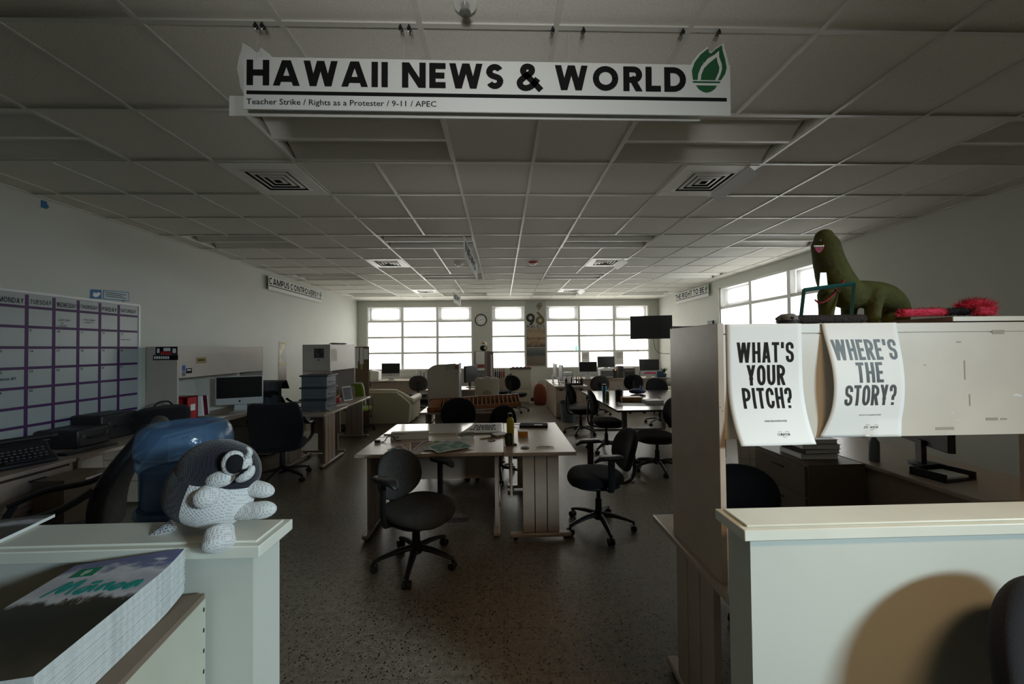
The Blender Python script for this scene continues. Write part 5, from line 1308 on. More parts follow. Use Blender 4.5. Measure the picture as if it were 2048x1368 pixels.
def sticker(parent, kind, px0, py0, px1, py1, m, name='sticker', off=.0008):
    if kind == 'side': a, b_ = atY(px0, py0, 4.519), atY(px1, py1, 4.519); return obj(name, MB().bx(a.x, b_.x, 4.52-off, 4.52-off+.0005, b_.z, a.z), m, parent)
    a, b_ = atX(px0, py0, kx+.001), atX(px1, py1, kx+.001); return obj(name, MB().bx(kx+off-.0005, kx+off, a.y, b_.y, b_.z, a.z), m, parent)
sticker(t, 'side', 311, 694, 355, 709, M_ink); sticker(t, 'side', 306, 710, 356, 720, M_ink)
sticker(t, 'side', 321, 703, 343, 709, M_red, off=.0014)
for k in range(7): sticker(t, 'side', 308+4.5*k, 712.5, 311.2+4.5*k, 718, M_paper, 'sticker_mark', .0014)
for a in ((314, 697, 319, 706), (327, 696, 341, 702), (345, 697, 352, 706)): sticker(t, 'side', *a, M_paper, 'sticker_mark', .0014)
sticker(t, 'door', 364, 731, 371, 742, MATS['cobalt_plastic']); sticker(t, 'door', 372, 737, 384, 746, M_ink); sticker(t, 'door', 364, 744, 371, 752, MATS['bin_grey']); sticker(t, 'door', 392, 715, 413, 726, mat('tan_label', (.30, .20, .08), .6))
sticker(t, 'door', 374, 739, 382, 741, M_paper, 'sticker_mark', .0014)
sticker(t, 'door', 396, 719, 409, 721, M_ink, 'sticker_mark', .0014)
# --- silver all-in-one computers
def aio(label, loc, rz, w_=.54, hr=.72, group='silver all-in-one computers'):
    t = thing('desktop_computer', label, 'computer', loc, rz, group)
    h_ = w_*hr; m = M_silver
    obj('housing', MB().prism([(-w_/2, 0), (w_/2, 0), (w_/2, h_), (-w_/2, h_)], .03, T(0, .015, .10) @ FRONT), m, t, bevel=.006)
    obj('screen', MB().bx(-w_/2+.012, w_/2-.012, -.017, -.0145, .10+h_*.235, .10+h_-.012), M_screen, t)
    obj('foot', MB().bx(-.09, .09, -.09, .10, 0, .008).prism([(0, 0), (.02, 0), (.0, .16), (-.012, .16)], .15, T(.075, 0, 0) @ T(0, .06, .008) @ RZ_(-90) @ FRONT), m, t)
    lg_ = MB().ball((0, -.0155, .10+h_*.115), (.013, .002, .014), 10).ball((.005, -.0155, .10+h_*.115+.019), (.003, .002, .005), 6); obj('round_emblem', lg_, M_ink, t)
    return t
c1 = aio('silver all-in-one computer on the desk under the sticker-covered cabinet', (-3.76, 5.42, TZ), 24, .56)
t = thing('keyboard', 'white slim keyboard in front of the silver computer', 'keyboard', (-3.66, 4.98, TZ), 66)
obj('base', MB().bx(-.21, .21, -.06, .06, 0, .010), M_paper, t, bevel=.003)
kb = MB(); [kb.bx(-.195+.0262*i, -.172+.0262*i, -.05+.02*j, -.034+.02*j, .010, .013) for i in range(15) for j in range(5)]; obj('keys', kb, M_silver, t)
# red files, box of papers
for k, (dy, m_, lab) in enumerate(((0, M_red, 'red cardboard magazine file standing on the desk below the sticker-covered cabinet'), (.16, M_paper, 'white folder standing behind the red magazine file'), (.24, mat('maroon_card', (.13, .01, .02), .5), 'maroon folder at the end of the row behind the red magazine file'))):
    t = thing('magazine_file', lab, 'file', (-4.03, 4.80+dy, TZ), 4*k)
    if k == 0:
        obj('file_shell', MB().prism([(-.13, 0), (.13, 0), (.13, .30), (-.13, .30)], .012, T(0, .06, 0) @ FRONT).bx(-.13, .13, -.09, .06, .29, .30).bx(.118, .13, -.09, .06, 0, .30), m_, t); obj('spine_label', MB().bx(.1302, .1308, -.05, .02, .12, .2), M_paper, t)
    else: obj('cover', MB().box((0, 0, .13), (.24, .03, .26), RY_(-5) @ T(0, 0, .011)), m_, t); obj('pages', MB().box((.005, 0, .135), (.235, .02, .25), RY_(-5) @ T(0, 0, .011)), M_pages, t)
t = thing('carton', 'small open carton of papers under the red magazine file top', 'box', (-4.05, 4.655, TZ), 0)
obj('carton', MB().bx(-.11, .11, -.06, .06, 0, .17), mat('grey_card', (.30, .29, .26), .7), t); obj('papers', MB().bx(-.08, .09, -.04, .05, .17, .20), M_paper, t)
t = thing('duffel_bag', 'slumped black bag on the desk in front of the red magazine file', 'bag', (-3.78, 4.24, TZ), 84)
obj('bag', MB().pad(.27, .16, .24, 2.6, 28, T(0, 0, .125)), M_blackfab, t, sub=1, sharp=180); obj('handle', MB().tube(spline([(-.12, 0, .23), (-.06, 0, .30), (.06, 0, .30), (.12, 0, .23)], 5), .010, 6), M_black, t)
# --- typewriters and black cases
def typewriter(label, loc, rz):
    t = thing('typewriter', label, 'typewriter', loc, rz)
    obj('body', MB().prism([(-.17, 0), (.17, 0), (.17, .14), (.02, .15), (-.03, .09), (-.17, .035)], .36, T(-.18, 0, 0) @ Matrix(((0,0,1,0),(1,0,0,0),(0,1,0,0),(0,0,0,1)))), M_black, t, bevel=.02, seg=3)
    obj('platen', MB().cyl((-.21, .08, .175), (.21, .08, .175), .024, n=18), M_black, t)
    for s in (-1, 1): obj('platen_knob', MB().cyl((s*.21, .08, .175), (s*.245, .08, .175), .030, n=16), M_black, t)
    obj('carriage', MB().bx(-.22, .22, .10, .15, .135, .165).tube([(-.22, .03, .15), (-.27, -.03, .17), (-.29, -.05, .17)], .004, 6), M_chrome if False else mat('dull_steel', (.09, .09, .09), .4, metal=.8), t)
    ky = MB()
    for j in range(4):
        for i in range(10): ky.cyl((-.135+.028*i+.007*(j % 2), -.145+.030*j, .06+.017*j), (-.135+.028*i+.007*(j % 2), -.145+.030*j, .068+.017*j), .0095, n=10)
    obj('keys', ky, mat('key_tops', (.10, .10, .10), .3), t)
    obj('space_bar', MB().bx(-.09, .09, -.172, -.158, .045, .055), M_black, t)
    ar_ = MB(); [ar_.tube([(.11*math.cos(a), .02, .10+.03*math.sin(a)), (.05*math.cos(a), .055, .14)], .0014, 4) for a in [PI*k/14 for k in range(15)]]; obj('type_bars', ar_, MATS['dull_steel'], t)
typewriter('black manual typewriter on the desk under the calendar, in front of the leather armchair', (-3.78, 2.98, TZ), 68)
t = thing('plastic_dome', 'small yellow dome lying at the front of the typewriter desk', 'ornament', (-3.62, 2.72, TZ))
obj('dome', MB().lathe([(.045, 0), (.044, .02), (.03, .038), (0, .044)], 20), mat('mustard_plastic', (.30, .17, .02), .5), t); obj('base_ring', MB().lathe([(.047, 0), (.047, .004), (.045, .005), (.044, 0)], 20, caps=False), M_black, t)
for (y, x, dx, dy, h_, rz, lab) in ((3.56, -3.98, .36, .30, .17, 3, 'low black equipment case on the desk, closer to the typewriter'), (3.88, -4.03, .32, .34, .25, -4, 'taller black equipment case on the desk, beside the duffel bag')):
    t = thing('equipment_case', lab, 'case', (x, y, TZ), rz)
    obj('case', MB().bx(-dx/2, dx/2, -dy/2, dy/2, 0, h_), M_black, t, bevel=.02, seg=3); obj('handle', MB().tube(spline([(dx/2, -.06, h_*.5), (dx/2+.03, -.05, h_*.5), (dx/2+.03, .05, h_*.5), (dx/2, .06, h_*.5)], 4), .008, 6), M_black, t)
    for yy in (-.12, .09): obj('latch', MB().bx(dx/2, dx/2+.006, yy, yy+.03, h_*.55, h_*.7), MATS['dull_steel'], t)
t = thing('keyboard', 'dark computer keyboard on the desk between the typewriter and the black cases', 'keyboard', (-3.68, 3.40, TZ), 84)
obj('base', MB().bx(-.19, .19, -.06, .06, 0, .018), M_black, t, bevel=.004); kb = MB(); [kb.bx(-.17+.024*i, -.150+.024*i, -.05+.02*j, -.034+.02*j, .018, .022) for i in range(14) for j in range(5)]; obj('keys', kb, MATS['key_tops'], t)
t = thing('carton', 'low tan carton with a white label on the edge of the typewriter desk', 'box', (-3.36, 3.06, .0), 0)
obj('carton', MB().bx(-.08, .14, -.24, .06, 0, .66), mat('tan_card', (.15, .115, .08), .7), t); obj('white_label', MB().bx(.1402, .141, -.10, .03, .58, .63), M_paper, t)

# --- second cluster: grey totes, cabinet, desk
desk('beige desk with the three grey totes stacked on it', .62, .76, (-2.67, 5.36, 0), 0)
desk('beige desk under the free-standing cabinet, behind the grey totes', 1.16, .72, (-2.76, 6.33, 0), 90)
t = thing('overhead_cabinet', 'beige overhead cabinet standing free with a dark photo on its side, above the grey totes', 'cabinet')
obj('body', MB().bx(-3.14, -2.74, 5.95, 6.92, 1.268, 1.688), M_steel, t, bevel=.002); obj('door', MB().bx(-2.739, -2.722, 5.95, 6.92, 1.262, 1.688), M_steel, t, bevel=.002)
obj('side_panel', MB().bx(-3.14, -2.722, 6.923, 6.948, .7355, 1.692), M_steel, t); obj('back_panel', MB().bx(-3.155, -3.142, 5.95, 6.92, .7355, 1.688), M_steel, t)
a, b_ = atY(628, 697, 5.948), atY(648, 716, 5.948); obj('photo', MB().bx(a.x, b_.x, 5.9475, 5.9488, b_.z, a.z), mat('dark_photo', (.05, .055, .05), .4, var=.9, vscale=25), t)
a = atY(637, 720, 5.948); obj('magnet', MB().ball((a.x, 5.9475, a.z), (.012, .003, .012), 10), M_black, t)
a, b_ = atX(662, 698, -2.7218), atX(674, 722, -2.7218); obj('notice', MB().bx(-2.7218, -2.721, a.y, b_.y, b_.z, a.z), mat('cream_notice', (.48, .44, .38), .6), t)
for k in range(3):
    t = thing('storage_tote', ['lowest grey lidded tote of the three stacked by the green chair', 'middle grey lidded tote of the three stacked by the green chair', 'topmost grey lidded tote of the three, right under the beige cabinet'][k], 'storage box', (-2.655, 5.46, TZ+.171*k), 2*k-2, 'grey storage totes')
    obj('tub', MB().prism([(-.175, -.16), (.175, -.16), (.175, .16), (-.175, .16)], .145).box((0, -.165, .07), (.22, .012, .02)).box((.18, 0, .07), (.012, .2, .02)), M_greyplastic, t, bevel=.012)
    obj('lid', MB().bx(-.195, .195, -.18, .18, .1455, .169), mat('dark_tote_lid', (.04, .045, .05), .5), t, bevel=.006)
t = thing('pinboard', 'tan pinboard screen covered with paper notes at the end of the free-standing cabinet', 'pinboard')
obj('board', MB().bx(-3.10, -2.70, 7.60, 7.63, 0, 1.66), mat('cork', (.17, .11, .07), .8, var=.2, vscale=40), t)
pn = [(-3.06, 1.36, .16, .28), (-2.88, 1.30, .07, .34), (-2.80, 1.40, .09, .22), (-2.98, 1.22, .06, .14)]
for x, z, w_, h_ in pn: obj('note', MB().bx(x, x+w_, 7.5985-.003*random.random(), 7.5995, z, z+h_), M_paper, t)
obj('yellow_note', MB().bx(-2.86, -2.825, 7.594, 7.5955, 1.20, 1.32), mat('yellow_note', (.45, .42, .12), .6), t)
t = thing('paper_heap', 'heap of white papers on top of the free-standing beige cabinet', 'papers', (-2.92, 6.65, 1.6895), 80)
for k in range(4): obj('sheet', MB().sheet(lambda u, v: (-.14+.28*u+.02*k, -.10+.2*v, .004+.010*k+.015*math.sin(3*u+k)*math.sin(3*v)**2), 8, 6, .0015), M_paper, t)
# green chair, red toy, cups, tablet, papers and cords on this desk
t = thing('green_chair', 'lime green chair back with a white rim behind the tote desk', 'chair', (-2.55, 6.45, 0), -75)
M_lime = mat('lime_fabric', (.17, .25, .012), .8)
M_lime.node_tree.nodes['Principled BSDF'].inputs['Sheen Weight'].default_value = .2
def gb(u, v, o=0): return (-.22-.10*v, (2*u-1)*(.27+o)*(1-.10*max(0, (v-.7)/.3)**2), .56+.42*v*(1+o))
t.location = (-2.80, 7.29, 0); t.rotation_euler.z = R(84)
obj('backrest', MB().sheet(gb, 14, 12, .05), M_lime, t, bevel=.02, seg=3, sharp=180)
rimP = [(-.245-.1*v, (2*u-1)*.275*(1-.10*max(0, (v-.7)/.3)**2), .56+.42*v) for u, v in [(0, k/8) for k in range(9)] + [(k/8, 1) for k in range(1, 8)] + [(1, 1-k/8) for k in range(9)]]
obj('rim', MB().tube(rimP, .012, 8), M_paper, t)
obj('seat', MB().pad(.24, .24, .06, 3, 28, T(0, 0, .45)), M_lime, t, sharp=180)
obj('gas_column', MB().cyl((0, 0, .10), (0, 0, .42), .025), M_black, t); chair_base(t, M_black)
q = atZ(674, 808, TZ); t = thing('toy_figure', 'small toy with a red body and orange head on the tote desk', 'toy', (q.x-.05, q.y+.15, TZ))
obj('body', MB().lathe([(.04, 0), (.045, .03), (.03, .08), (.0, .09)], 16), M_red, t); obj('head', MB().ball((0, 0, .115), .03, 12), mat('orange_plastic', (.35, .14, .02), .5), t); obj('arms', MB().tube([(-.05, 0, .06), (0, -.01, .075), (.05, 0, .06)], .010, 8), M_paper, t)
q = atZ(683, 800, TZ); t = thing('pen_cup', 'white cup behind the toy with the red body', 'cup', (q.x-.02, q.y+.25, TZ))
obj('cup', MB().lathe([(.035, 0), (.04, .10), (.037, .10), (.033, .008), (0, .008)], 18), M_paper, t)
pn_ = MB(); [pn_.cyl((.01*k-.01, 0, .02), (.022*k-.02, .012*(k % 2), .17), .004, n=6) for k in range(3)]; obj('pens', pn_, M_black, t)
t = thing('tablet', 'black tablet leaning under the free-standing cabinet on the tote desk', 'tablet', (-2.60, 6.35, TZ), 60)
obj('slab', MB().box((0, 0, .12), (.17, .012, .24), RX_(-14) @ T(0, 0, .004)), M_silver, t); obj('glass', MB().box((0, -.007, .12), (.155, .001, .21), RX_(-14) @ T(0, 0, .004)), M_screen, t)
q = atZ(640, 822, TZ); t = thing('paper_sheet', 'white crumpled paper at the front corner of the tote desk', 'paper', (q.x, q.y+.04, TZ), 20)
obj('page', MB().sheet(lambda u, v: (-.12+.24*u, -.07+.14*v, .004+.012*abs(math.sin(5*u+1)*math.cos(4*v))), 8, 8, .001), M_paper, t)
q = atZ(668, 813, TZ); t = thing('paper_strip', 'long white paper strip along the front edge of the tote desk', 'paper', (q.x, q.y+.05, TZ), 62)
obj('strip', MB().bx(-.22, .22, -.035, .035, 0, .006), M_paper, t); obj('fold', MB().bx(-.22, .22, -.034, -.0, .006, .010), M_pages, t)
t = thing('power_cable', 'black cord hanging in a loop from the tote desk edge', 'cable')
obj('cord', MB().tube(spline([(-2.40, 6.60, .742), (-2.365, 6.62, .70), (-2.36, 6.66, .52), (-2.35, 6.74, .42), (-2.355, 6.80, .52), (-2.37, 6.84, .70), (-2.41, 6.85, .745)], 6), .006, 6), M_black, t); obj('plug', MB().box((-2.352, 6.74, .40), (.02, .03, .05)), M_black, t)
# --- cream sofa
t = thing('sofa', 'cream leather sofa seen from behind, next to the tote desk', 'sofa', (-2.84, 8.25, 0), 0)
M_sofa = mat('cream_leather', (.52, .48, .36), .45, bump=.1, bscale=60)
sp_ = [(-.92, .06), (.90, .06), (.93, .42)] + spline([(.93, .46), (.84, .55), (.70, .66), (.52, .705), (-.92, .70)], 4)
obj('back', MB().prism(sp_, .24, T(0, -.28, 0) @ FRONT), M_sofa, t, bevel=.03, seg=3)
obj('top_roll', MB().tube(spline([(-.92, -.40, .70), (.45, -.40, .70), (.66, -.40, .67), (.84, -.38, .56), (.96, -.36, .50)], 5), .060, 12), M_sofa, t, sharp=180)
obj('arm', MB().bx(.70, .93, -.30, .50, .06, .44), M_sofa, t, bevel=.03); obj('arm_roll', MB().cyl((.88, -.36, .48), (.88, .50, .48), .085, n=18), M_sofa, t, sharp=60)
obj('arm', MB().bx(-.93, -.70, -.30, .50, .06, .44), M_sofa, t, bevel=.03)
for s in (-1, 1): obj('seat_cushion', MB().bx(min(0, s*.69), max(0, s*.69), -.28, .48, .22, .42), M_sofa, t, bevel=.04, seg=3)
ft = MB(); [ft.bx(x-.03, x+.03, y-.03, y+.03, 0, .06) for x in (-.85, .85) for y in (-.45, .45)]
for k_, (x, y) in enumerate(((-.85, -.45), (.85, -.45), (-.85, .42), (.85, .42))): obj('foot', MB().bx(x-.03, x+.03, y-.03, y+.03, 0, .062), M_black, t)

# ================================================================== FAR LEFT WINDOW DESK
desk('far beige desk under the window beside the pinboard screen', 2.2, .70, (-2.9, 10.55, 0), 180)
c2 = aio('silver computer on the far desk, outlined against the tall window by the clock', (-3.10, 10.45, TZ), -2, .52)
t = thing('folder_rack', 'rack of white folders with a green one on the far desk by the pinboard screen', 'folders', (-3.62, 10.55, TZ))
for k in range(4): obj('folder', MB().bx(-.02+.055*k, .02+.055*k, -.12, .12, .005, .28-.01*k), M_paper, t)
obj('green_folder', MB().bx(-.20, -.05, -.14, -.10, .005, .25), M_lime, t); obj('tray', MB().bx(-.22, .20, -.15, .14, 0, .005), M_black, t)
t = thing('book_row', 'stack tray of books and papers on the far desk beside the beige display stand', 'books tray', (-2.05, 10.55, TZ))
obj('tray', MB().bx(-.42, .42, -.15, .15, 0, .01), M_greyplastic, t)
bk_cols = [(.30, .30, .28), (.10, .11, .12), (.35, .33, .28), (.14, .15, .16), (.28, .29, .30), (.20, .19, .17), (.33, .32, .30)]
for k in range(7):
    b2 = thing('book', ['grey', 'black', 'cream', 'dark grey', 'blue-grey', 'brown-grey', 'pale'][k] + ' book standing in the tray on the far desk under the window', 'book', (-2.05-.36+.10*k, 10.55, TZ+.0105), random.uniform(-8, 8), 'books on the far desk')
    h_ = .20+.02*(k*3 % 5); obj('cover', MB().bx(-.02, .02, -.09, .09, 0, h_), mat('book_cloth_%s' % 'abcdefg'[k], bk_cols[k], .7), b2); obj('pages', MB().bx(-.016, .016, -.092, .085, .004, h_-.004), M_pages, b2)
# ================================================================== FAR WALL
t = thing('wall_clock', 'round black-rimmed wall clock between two far windows', 'clock', (-.595, FY, 2.448))
rg = MB().lathe([(.150, 0), (.178, 0), (.180, .02), (.170, .035), (.152, .03), (.150, 0)], 40, FRONT, caps=False)
obj('rim', rg, M_black, t); obj('dial', MB().lathe([(.155, 0), (.155, .012), (0, .012)], 40, FRONT), M_paper, t)
nm = MB()
for k in range(1, 13):
    a = R(90-30*k); L = font_mesh(str(k), .045, .001); xs_ = [v.x for v in L.v]; ys_ = [v.y for v in L.v]
    place(L, FRONT @ T(.115*math.cos(a)-(min(xs_)+max(xs_))/2, .115*math.sin(a)-(min(ys_)+max(ys_))/2, .0135)); nm.add(L.v, L.f)
obj('numerals', nm, M_ink, t)
obj('hour_hand', MB().prism([(-.006, -.01), (.006, -.01), (.003, .07), (-.003, .07)], .002, FRONT @ T(0, 0, .015) @ RZ_(-75)), M_ink, t); obj('minute_hand', MB().prism([(-.004, -.015), (.004, -.015), (.002, .11), (-.002, .11)], .002, FRONT @ T(0, 0, .018) @ RZ_(100)), M_ink, t)
# anniversary banner
t = thing('wall_banner', 'tall banner with flame emblem, large 90 and beach photo between far windows', 'banner')
BX0, BX1, Bz0, Bz1 = .745, 1.345, 1.03, 3.02
BM = T(0, FY-.012, 0) @ FRONT; w_ = BX1-BX0; cx = (BX0+BX1)/2
obj('fabric', MB().bx(BX0, BX1, Bz0, Bz1, -.002, .002, BM), mat('banner_grey', (.40, .40, .37), .6), t)
def photo_mat(name, stops, scale, horiz=.6):
    m = mat(name, stops[0][1], .6); n_, l_ = nodes_of(m); tc = n_.new('ShaderNodeTexCoord'); sp = n_.new('ShaderNodeSeparateXYZ'); l_.new(tc.outputs['Generated'], sp.inputs[0]); no = n_.new('ShaderNodeTexNoise'); no.inputs['Scale'].default_value = scale; no.inputs['Detail'].default_value = 6
    l_.new(tc.outputs['Generated'], no.inputs['Vector']); ma = n_.new('ShaderNodeMath'); ma.operation = 'MULTIPLY_ADD'; ma.inputs[1].default_value = horiz; l_.new(no.outputs['Fac'], ma.inputs[0]); l_.new(sp.outputs['Z'], ma.inputs[2])
    mr = n_.new('ShaderNodeMapRange'); mr.inputs[2].default_value = 1+horiz; l_.new(ma.outputs[0], mr.inputs[0]); rp = ramp(m.node_tree, stops); l_.new(mr.outputs[0], rp.inputs[0]); l_.new(rp.outputs[0], n_['Principled BSDF'].inputs['Base Color']); return m
obj('rock_photo', MB().bx(BX0+.02, BX1-.02, 1.62, 2.22, .002, .003, BM), photo_mat('rock_photo_print', [(.2, (.10, .07, .05)), (.4, (.36, .26, .17)), (.46, (.16, .10, .07)), (.55, (.40, .30, .20)), (.70, (.30, .22, .14)), (.80, (.36, .36, .33))], 5), t)
obj('beach_photo', MB().bx(BX0+.02, BX1-.02, 1.06, 1.60, .002, .003, BM), photo_mat('beach_photo_print', [(.2, (.16, .13, .10)), (.45, (.19, .16, .13)), (.58, (.07, .09, .09)), (.75, (.12, .13, .12)), (.9, (.20, .20, .19))], 3, .3), t)
M_gold = mat('antique_gold', (.13, .10, .03), .5); M_bkb = mat('banner_black', (.03, .024, .022), .6)
fl = MB(); flame(fl, cx+.03, 2.74, .24, BM @ T(0, 0, .003)); obj('flame_emblem', fl, [M_gold, MATS['banner_grey']], t)
n9 = MB(); ribbon(n9, arc(cx-.155, 2.50, .095, .095, 0, 360, 24)[:-1], True, .075, BM @ T(0, 0, .003)); ribbon(n9, spline([(cx-.062, 2.49), (cx-.075, 2.42), (cx-.14, 2.32), (cx-.175, 2.29)], 4), False, .072, BM @ T(0, 0, .0034)); obj('numeral_nine', n9, M_bkb, t)
n0 = MB(); ribbon(n0, arc(cx+.135, 2.42, .095, .095, 0, 360, 24)[:-1], True, .075, BM @ T(0, 0, .003)); ribbon(n0, spline([(cx+.05, 2.67), (cx+.12, 2.59), (cx+.195, 2.51), (cx+.225, 2.43)], 4), False, .066, BM @ T(0, 0, .0034)); obj('numeral_zero', n0, M_gold, t)
L, _ = letters('K LEO', 1, .16, {'*': .8, 'L': .6, 'E': .62, 'O': .95}, .16, .55); fit(L, BX0+.02, BX1-.04, 2.20, 2.285); place(L, BM @ T(0, 0, .003)); an = MB(); ribbon(an, spline([(BX0+.165, 2.205), (BX0+.20, 2.26), (BX0+.215, 2.29)], 3), False, .014, BM @ T(0, 0, .003)); ribbon(an, arc(BX0+.185, 2.225, .022, .022, 0, 360, 12)[:-1], True, .013, BM @ T(0, 0, .0032)); L.add(an.v, an.f); obj('lettering', L, M_bkb, t)
# cream whiteboard under the middle window, shelf post with pinned papers
t = thing('rolling_whiteboard', 'cream whiteboard with a dark top tray below the banner', 'whiteboard', (.55, 10.62, 0), 0)
obj('panel', MB().bx(-.30, .30, -.012, .012, .38, .97), mat('cream_gloss', (.50, .47, .38), .25), t, bevel=.004); obj('tray', MB().bx(-.31, .31, -.04, .03, .975, 1.035), M_brown, t)
for k in range(5): obj('marker', MB().cyl((-.25+.11*k, -.01, 1.045), (-.16+.11*k, -.01, 1.045), .012, n=8), (M_red, M_green, M_blue, M_black, M_red)[k], t)
obj('lower_panel', MB().bx(-.29, .29, -.010, .010, .05, .37), M_cream, t)
for s in (-1, 1): obj('stand_foot', MB().bx(s*.27-.02, s*.27+.02, -.20, .20, 0, .05), M_cream, t)
t = thing('lamp', 'small yellow-white lamp standing next to the cream whiteboard', 'lamp', (.98, 10.75, 0)); obj('shade', MB().lathe([(.09, .46), (.07, .58), (.065, .58), (.085, .46), (.09, .46)], 18, caps=False), M_cream, t); obj('pole', MB().cyl((0, 0, .02), (0, 0, .56), .012), M_cream, t); obj('base', MB().lathe([(.09, 0), (.09, .02), (0, .025)], 18), M_cream, t)
t = thing('pinboard_post', 'narrow shelf post covered with pinned papers below the wall clock', 'shelf', (-.52, 10.55, 0))
obj('body', MB().bx(-.24, .24, -.14, .14, 0, 1.52), mat('taupe_panel', (.26, .22, .18), .7), t)
obj('side_board', MB().bx(.12, .30, -.15, -.142, .80, 1.50), mat('mauve_board', (.16, .12, .12), .8), t)
for x, z, a_, b2, ang in ((-.20, 1.15, .25, .36, -3), (-.22, .74, .27, .30, 4), (.22, .80, .05, .62, 1)): obj('note', MB().box((x+a_/2, -.153, z+b2/2), (a_, .002, b2), RY_(0)), M_paper if a_ > .1 else mat('white_strip', (.60, .62, .58), .5), t)
obj('red_strip', MB().bx(-.20, .02, -.1525, -.1515, 1.07, 1.12), M_red, t); obj('glass_dish', MB().bx(-.20, .06, -.156, -.154, .78, .98), MATS['grey_print'], t); obj('shelf_ledge', MB().bx(-.24, .24, -.2, -.14, .52, .55), M_lam, t)
t = thing('toy_bird', 'dark toy bird with an orange and white head on top of the pinned shelf post', 'soft toy', (-.50, 10.52, 1.5205))
obj('body', MB().ball((0, 0, .085), (.11, .08, .085), 16), M_blackfab, t); obj('head', MB().ball((.04, -.02, .20), (.055, .05, .06), 14), M_paper, t); obj('beak', MB().tube([(.03, -.05, .21), (-.03, -.09, .235), (-.06, -.09, .22)], [.03, .022, .006], 10), MATS['orange_plastic'], t); obj('bib', MB().ball((.05, -.07, .08), (.045, .02, .045), 12), MATS['yellow_note'], t)
t = thing('orange_cup', 'orange pot standing on the ledge of the pinned shelf post', 'pot', (-.42, 10.37, .5505)); obj('pot', MB().lathe([(.05, 0), (.06, .08), (.055, .08), (.045, .01), (0, .01)], 18), MATS['orange_plastic'], t); obj('soil', MB().lathe([(.055, .07), (0, .072)], 18), M_brown, t)
t = thing('bottle_tray', 'tray of dark bottles and red markers beside the pinned shelf post', 'tray', (-.05, 10.6, 0)); obj('cabinet', MB().bx(-.16, .16, -.15, .15, 0, .74), M_lam, t); obj('tray', MB().bx(-.15, .15, -.12, .12, .741, .755), M_black, t)
for k in range(5): 
    b2 = thing('bottle', ['dark', 'grey', 'black', 'red', 'maroon'][k] + ' small bottle on the cabinet below the middle window', 'bottle', (-.17+.06*k, 10.6+.03*(k % 2), .7555)); obj('body', MB().lathe([(.022, 0), (.024, .15), (.010, .18), (.010, .22)], 14), (M_black, M_greyplastic, M_black, M_red, MATS['maroon_card'])[k], b2); obj('cap', MB().lathe([(.013, .22), (.013, .25), (0, .25)], 12), M_greyplastic, b2)
desk('beige table behind the wooden rack with a black monitor seen edge-on', 1.3, .70, (-.95, 9.15-1.0, 0), 0, 'table', name='work_table')
t = thing('monitor', 'black monitor seen from its side between the display stand and the pinned shelf post', 'monitor', (-.68, 8.25, TZ), 62)
obj('screen_housing', MB().box((0, 0, .30), (.50, .05, .36)), M_black, t, bevel=.008); obj('screen', MB().box((0, -.026, .305), (.46, .002, .30)), M_screen, t); obj('stand', MB().box((0, .03, .10), (.06, .03, .18)), M_black, t); obj('stand_base', MB().lathe([(.11, 0), (.11, .012), (.05, .02), (0, .02)], 24), M_black, t)
# --- red-brown bag on the floor
t = thing('floor_bag', 'red-brown bag standing on the floor by the end of the drawer desk', 'bag', (1.08, 10.35, 0)); obj('bag', MB().lathe(spline([(.10, 0), (.15, .03), (.17, .25), (.14, .48), (.08, .58), (.05, .60)], 3), 20, Matrix.Diagonal((1.1, .6, 1, 1))), mat('rust_nylon', (.20, .05, .025), .6, bump=.3, bscale=12), t, sharp=180); obj('strap', MB().tube(spline([(-.06, 0, .56), (-.03, -.03, .64), (.04, -.03, .64), (.07, 0, .56)], 4), .012, 6, flat=.4), M_black, t)

# ================================================================== DRAWER DESK (seen end-on) AND FAR RIGHT DESK
t = thing('drawer_desk', 'beige desk seen end-on with black-handled drawers facing the entrance', 'desk')
obj('worktop', MB().bx(1.18, 1.93, 8.18, 10.0, .705, .735), M_lam, t, bevel=.004); obj('body', MB().bx(1.22, 1.90, 8.26, 9.98, .02, .704), M_lam, t)
for k in range(3):
    x0 = 1.225+.225*k; d_ = obj('drawer', MB().bx(x0, x0+.215, 8.240, 8.26, .05, .690), M_lam, t, bevel=.003); obj('drawer_pull', MB().bx(x0+.07, x0+.145, 8.228, 8.240, .635, .665), M_black, d_)
for px, y, lab in ((1110, 9.25, 'silver computer turned away on the drawer desk, the one nearer the red-brown bag'), (1122, 8.55, 'silver computer turned away on the drawer desk, the one nearer the bottle rack')):
    x = atY(px, 750, y).x; aio(lab, (x, y, TZ), 90, .50)
t = thing('letter_tray', 'stack of grey wire letter trays on the drawer desk beside the silver computers', 'letter tray', (1.62, 9.2, TZ))
for k in range(5): obj('tray', MB().bx(-.15, .15, -.12, .12, .02+.05*k, .025+.05*k).bx(-.15, -.145, -.12, .12, .02+.05*k, .05+.05*k).bx(.145, .15, -.12, .12, .02+.05*k, .05+.05*k), M_greyplastic, t); obj('papers', MB().bx(-.13, .13, -.115, .10, .026+.05*k, .042+.05*k), M_pages, t)
for x in (-.15, .15): obj('post', MB().bx(x-.004, x+.004, -.02, .02, 0, .26), M_black, t)
t = thing('tool_rack', 'black rack of upright pens and tools at the end of the drawer desk', 'rack', (1.66, 8.42, TZ)); obj('rack_frame', MB().bx(-.20, .20, -.06, .06, 0, .03).bx(-.20, .20, -.06, -.05, .03, .05).bx(-.20, -.19, -.06, .06, .03, .16).bx(.19, .20, -.06, .06, .03, .16), M_black, t)
for k in range(7): obj('holder', MB().lathe([(.016, .03), (.018, .12), (.010, .15), (.010, .20-.01*(k % 3)), (0, .20-.01*(k % 3))], 12, T(-.165+.055*k, 0, 0)), (M_black, M_silver)[k % 2], t)
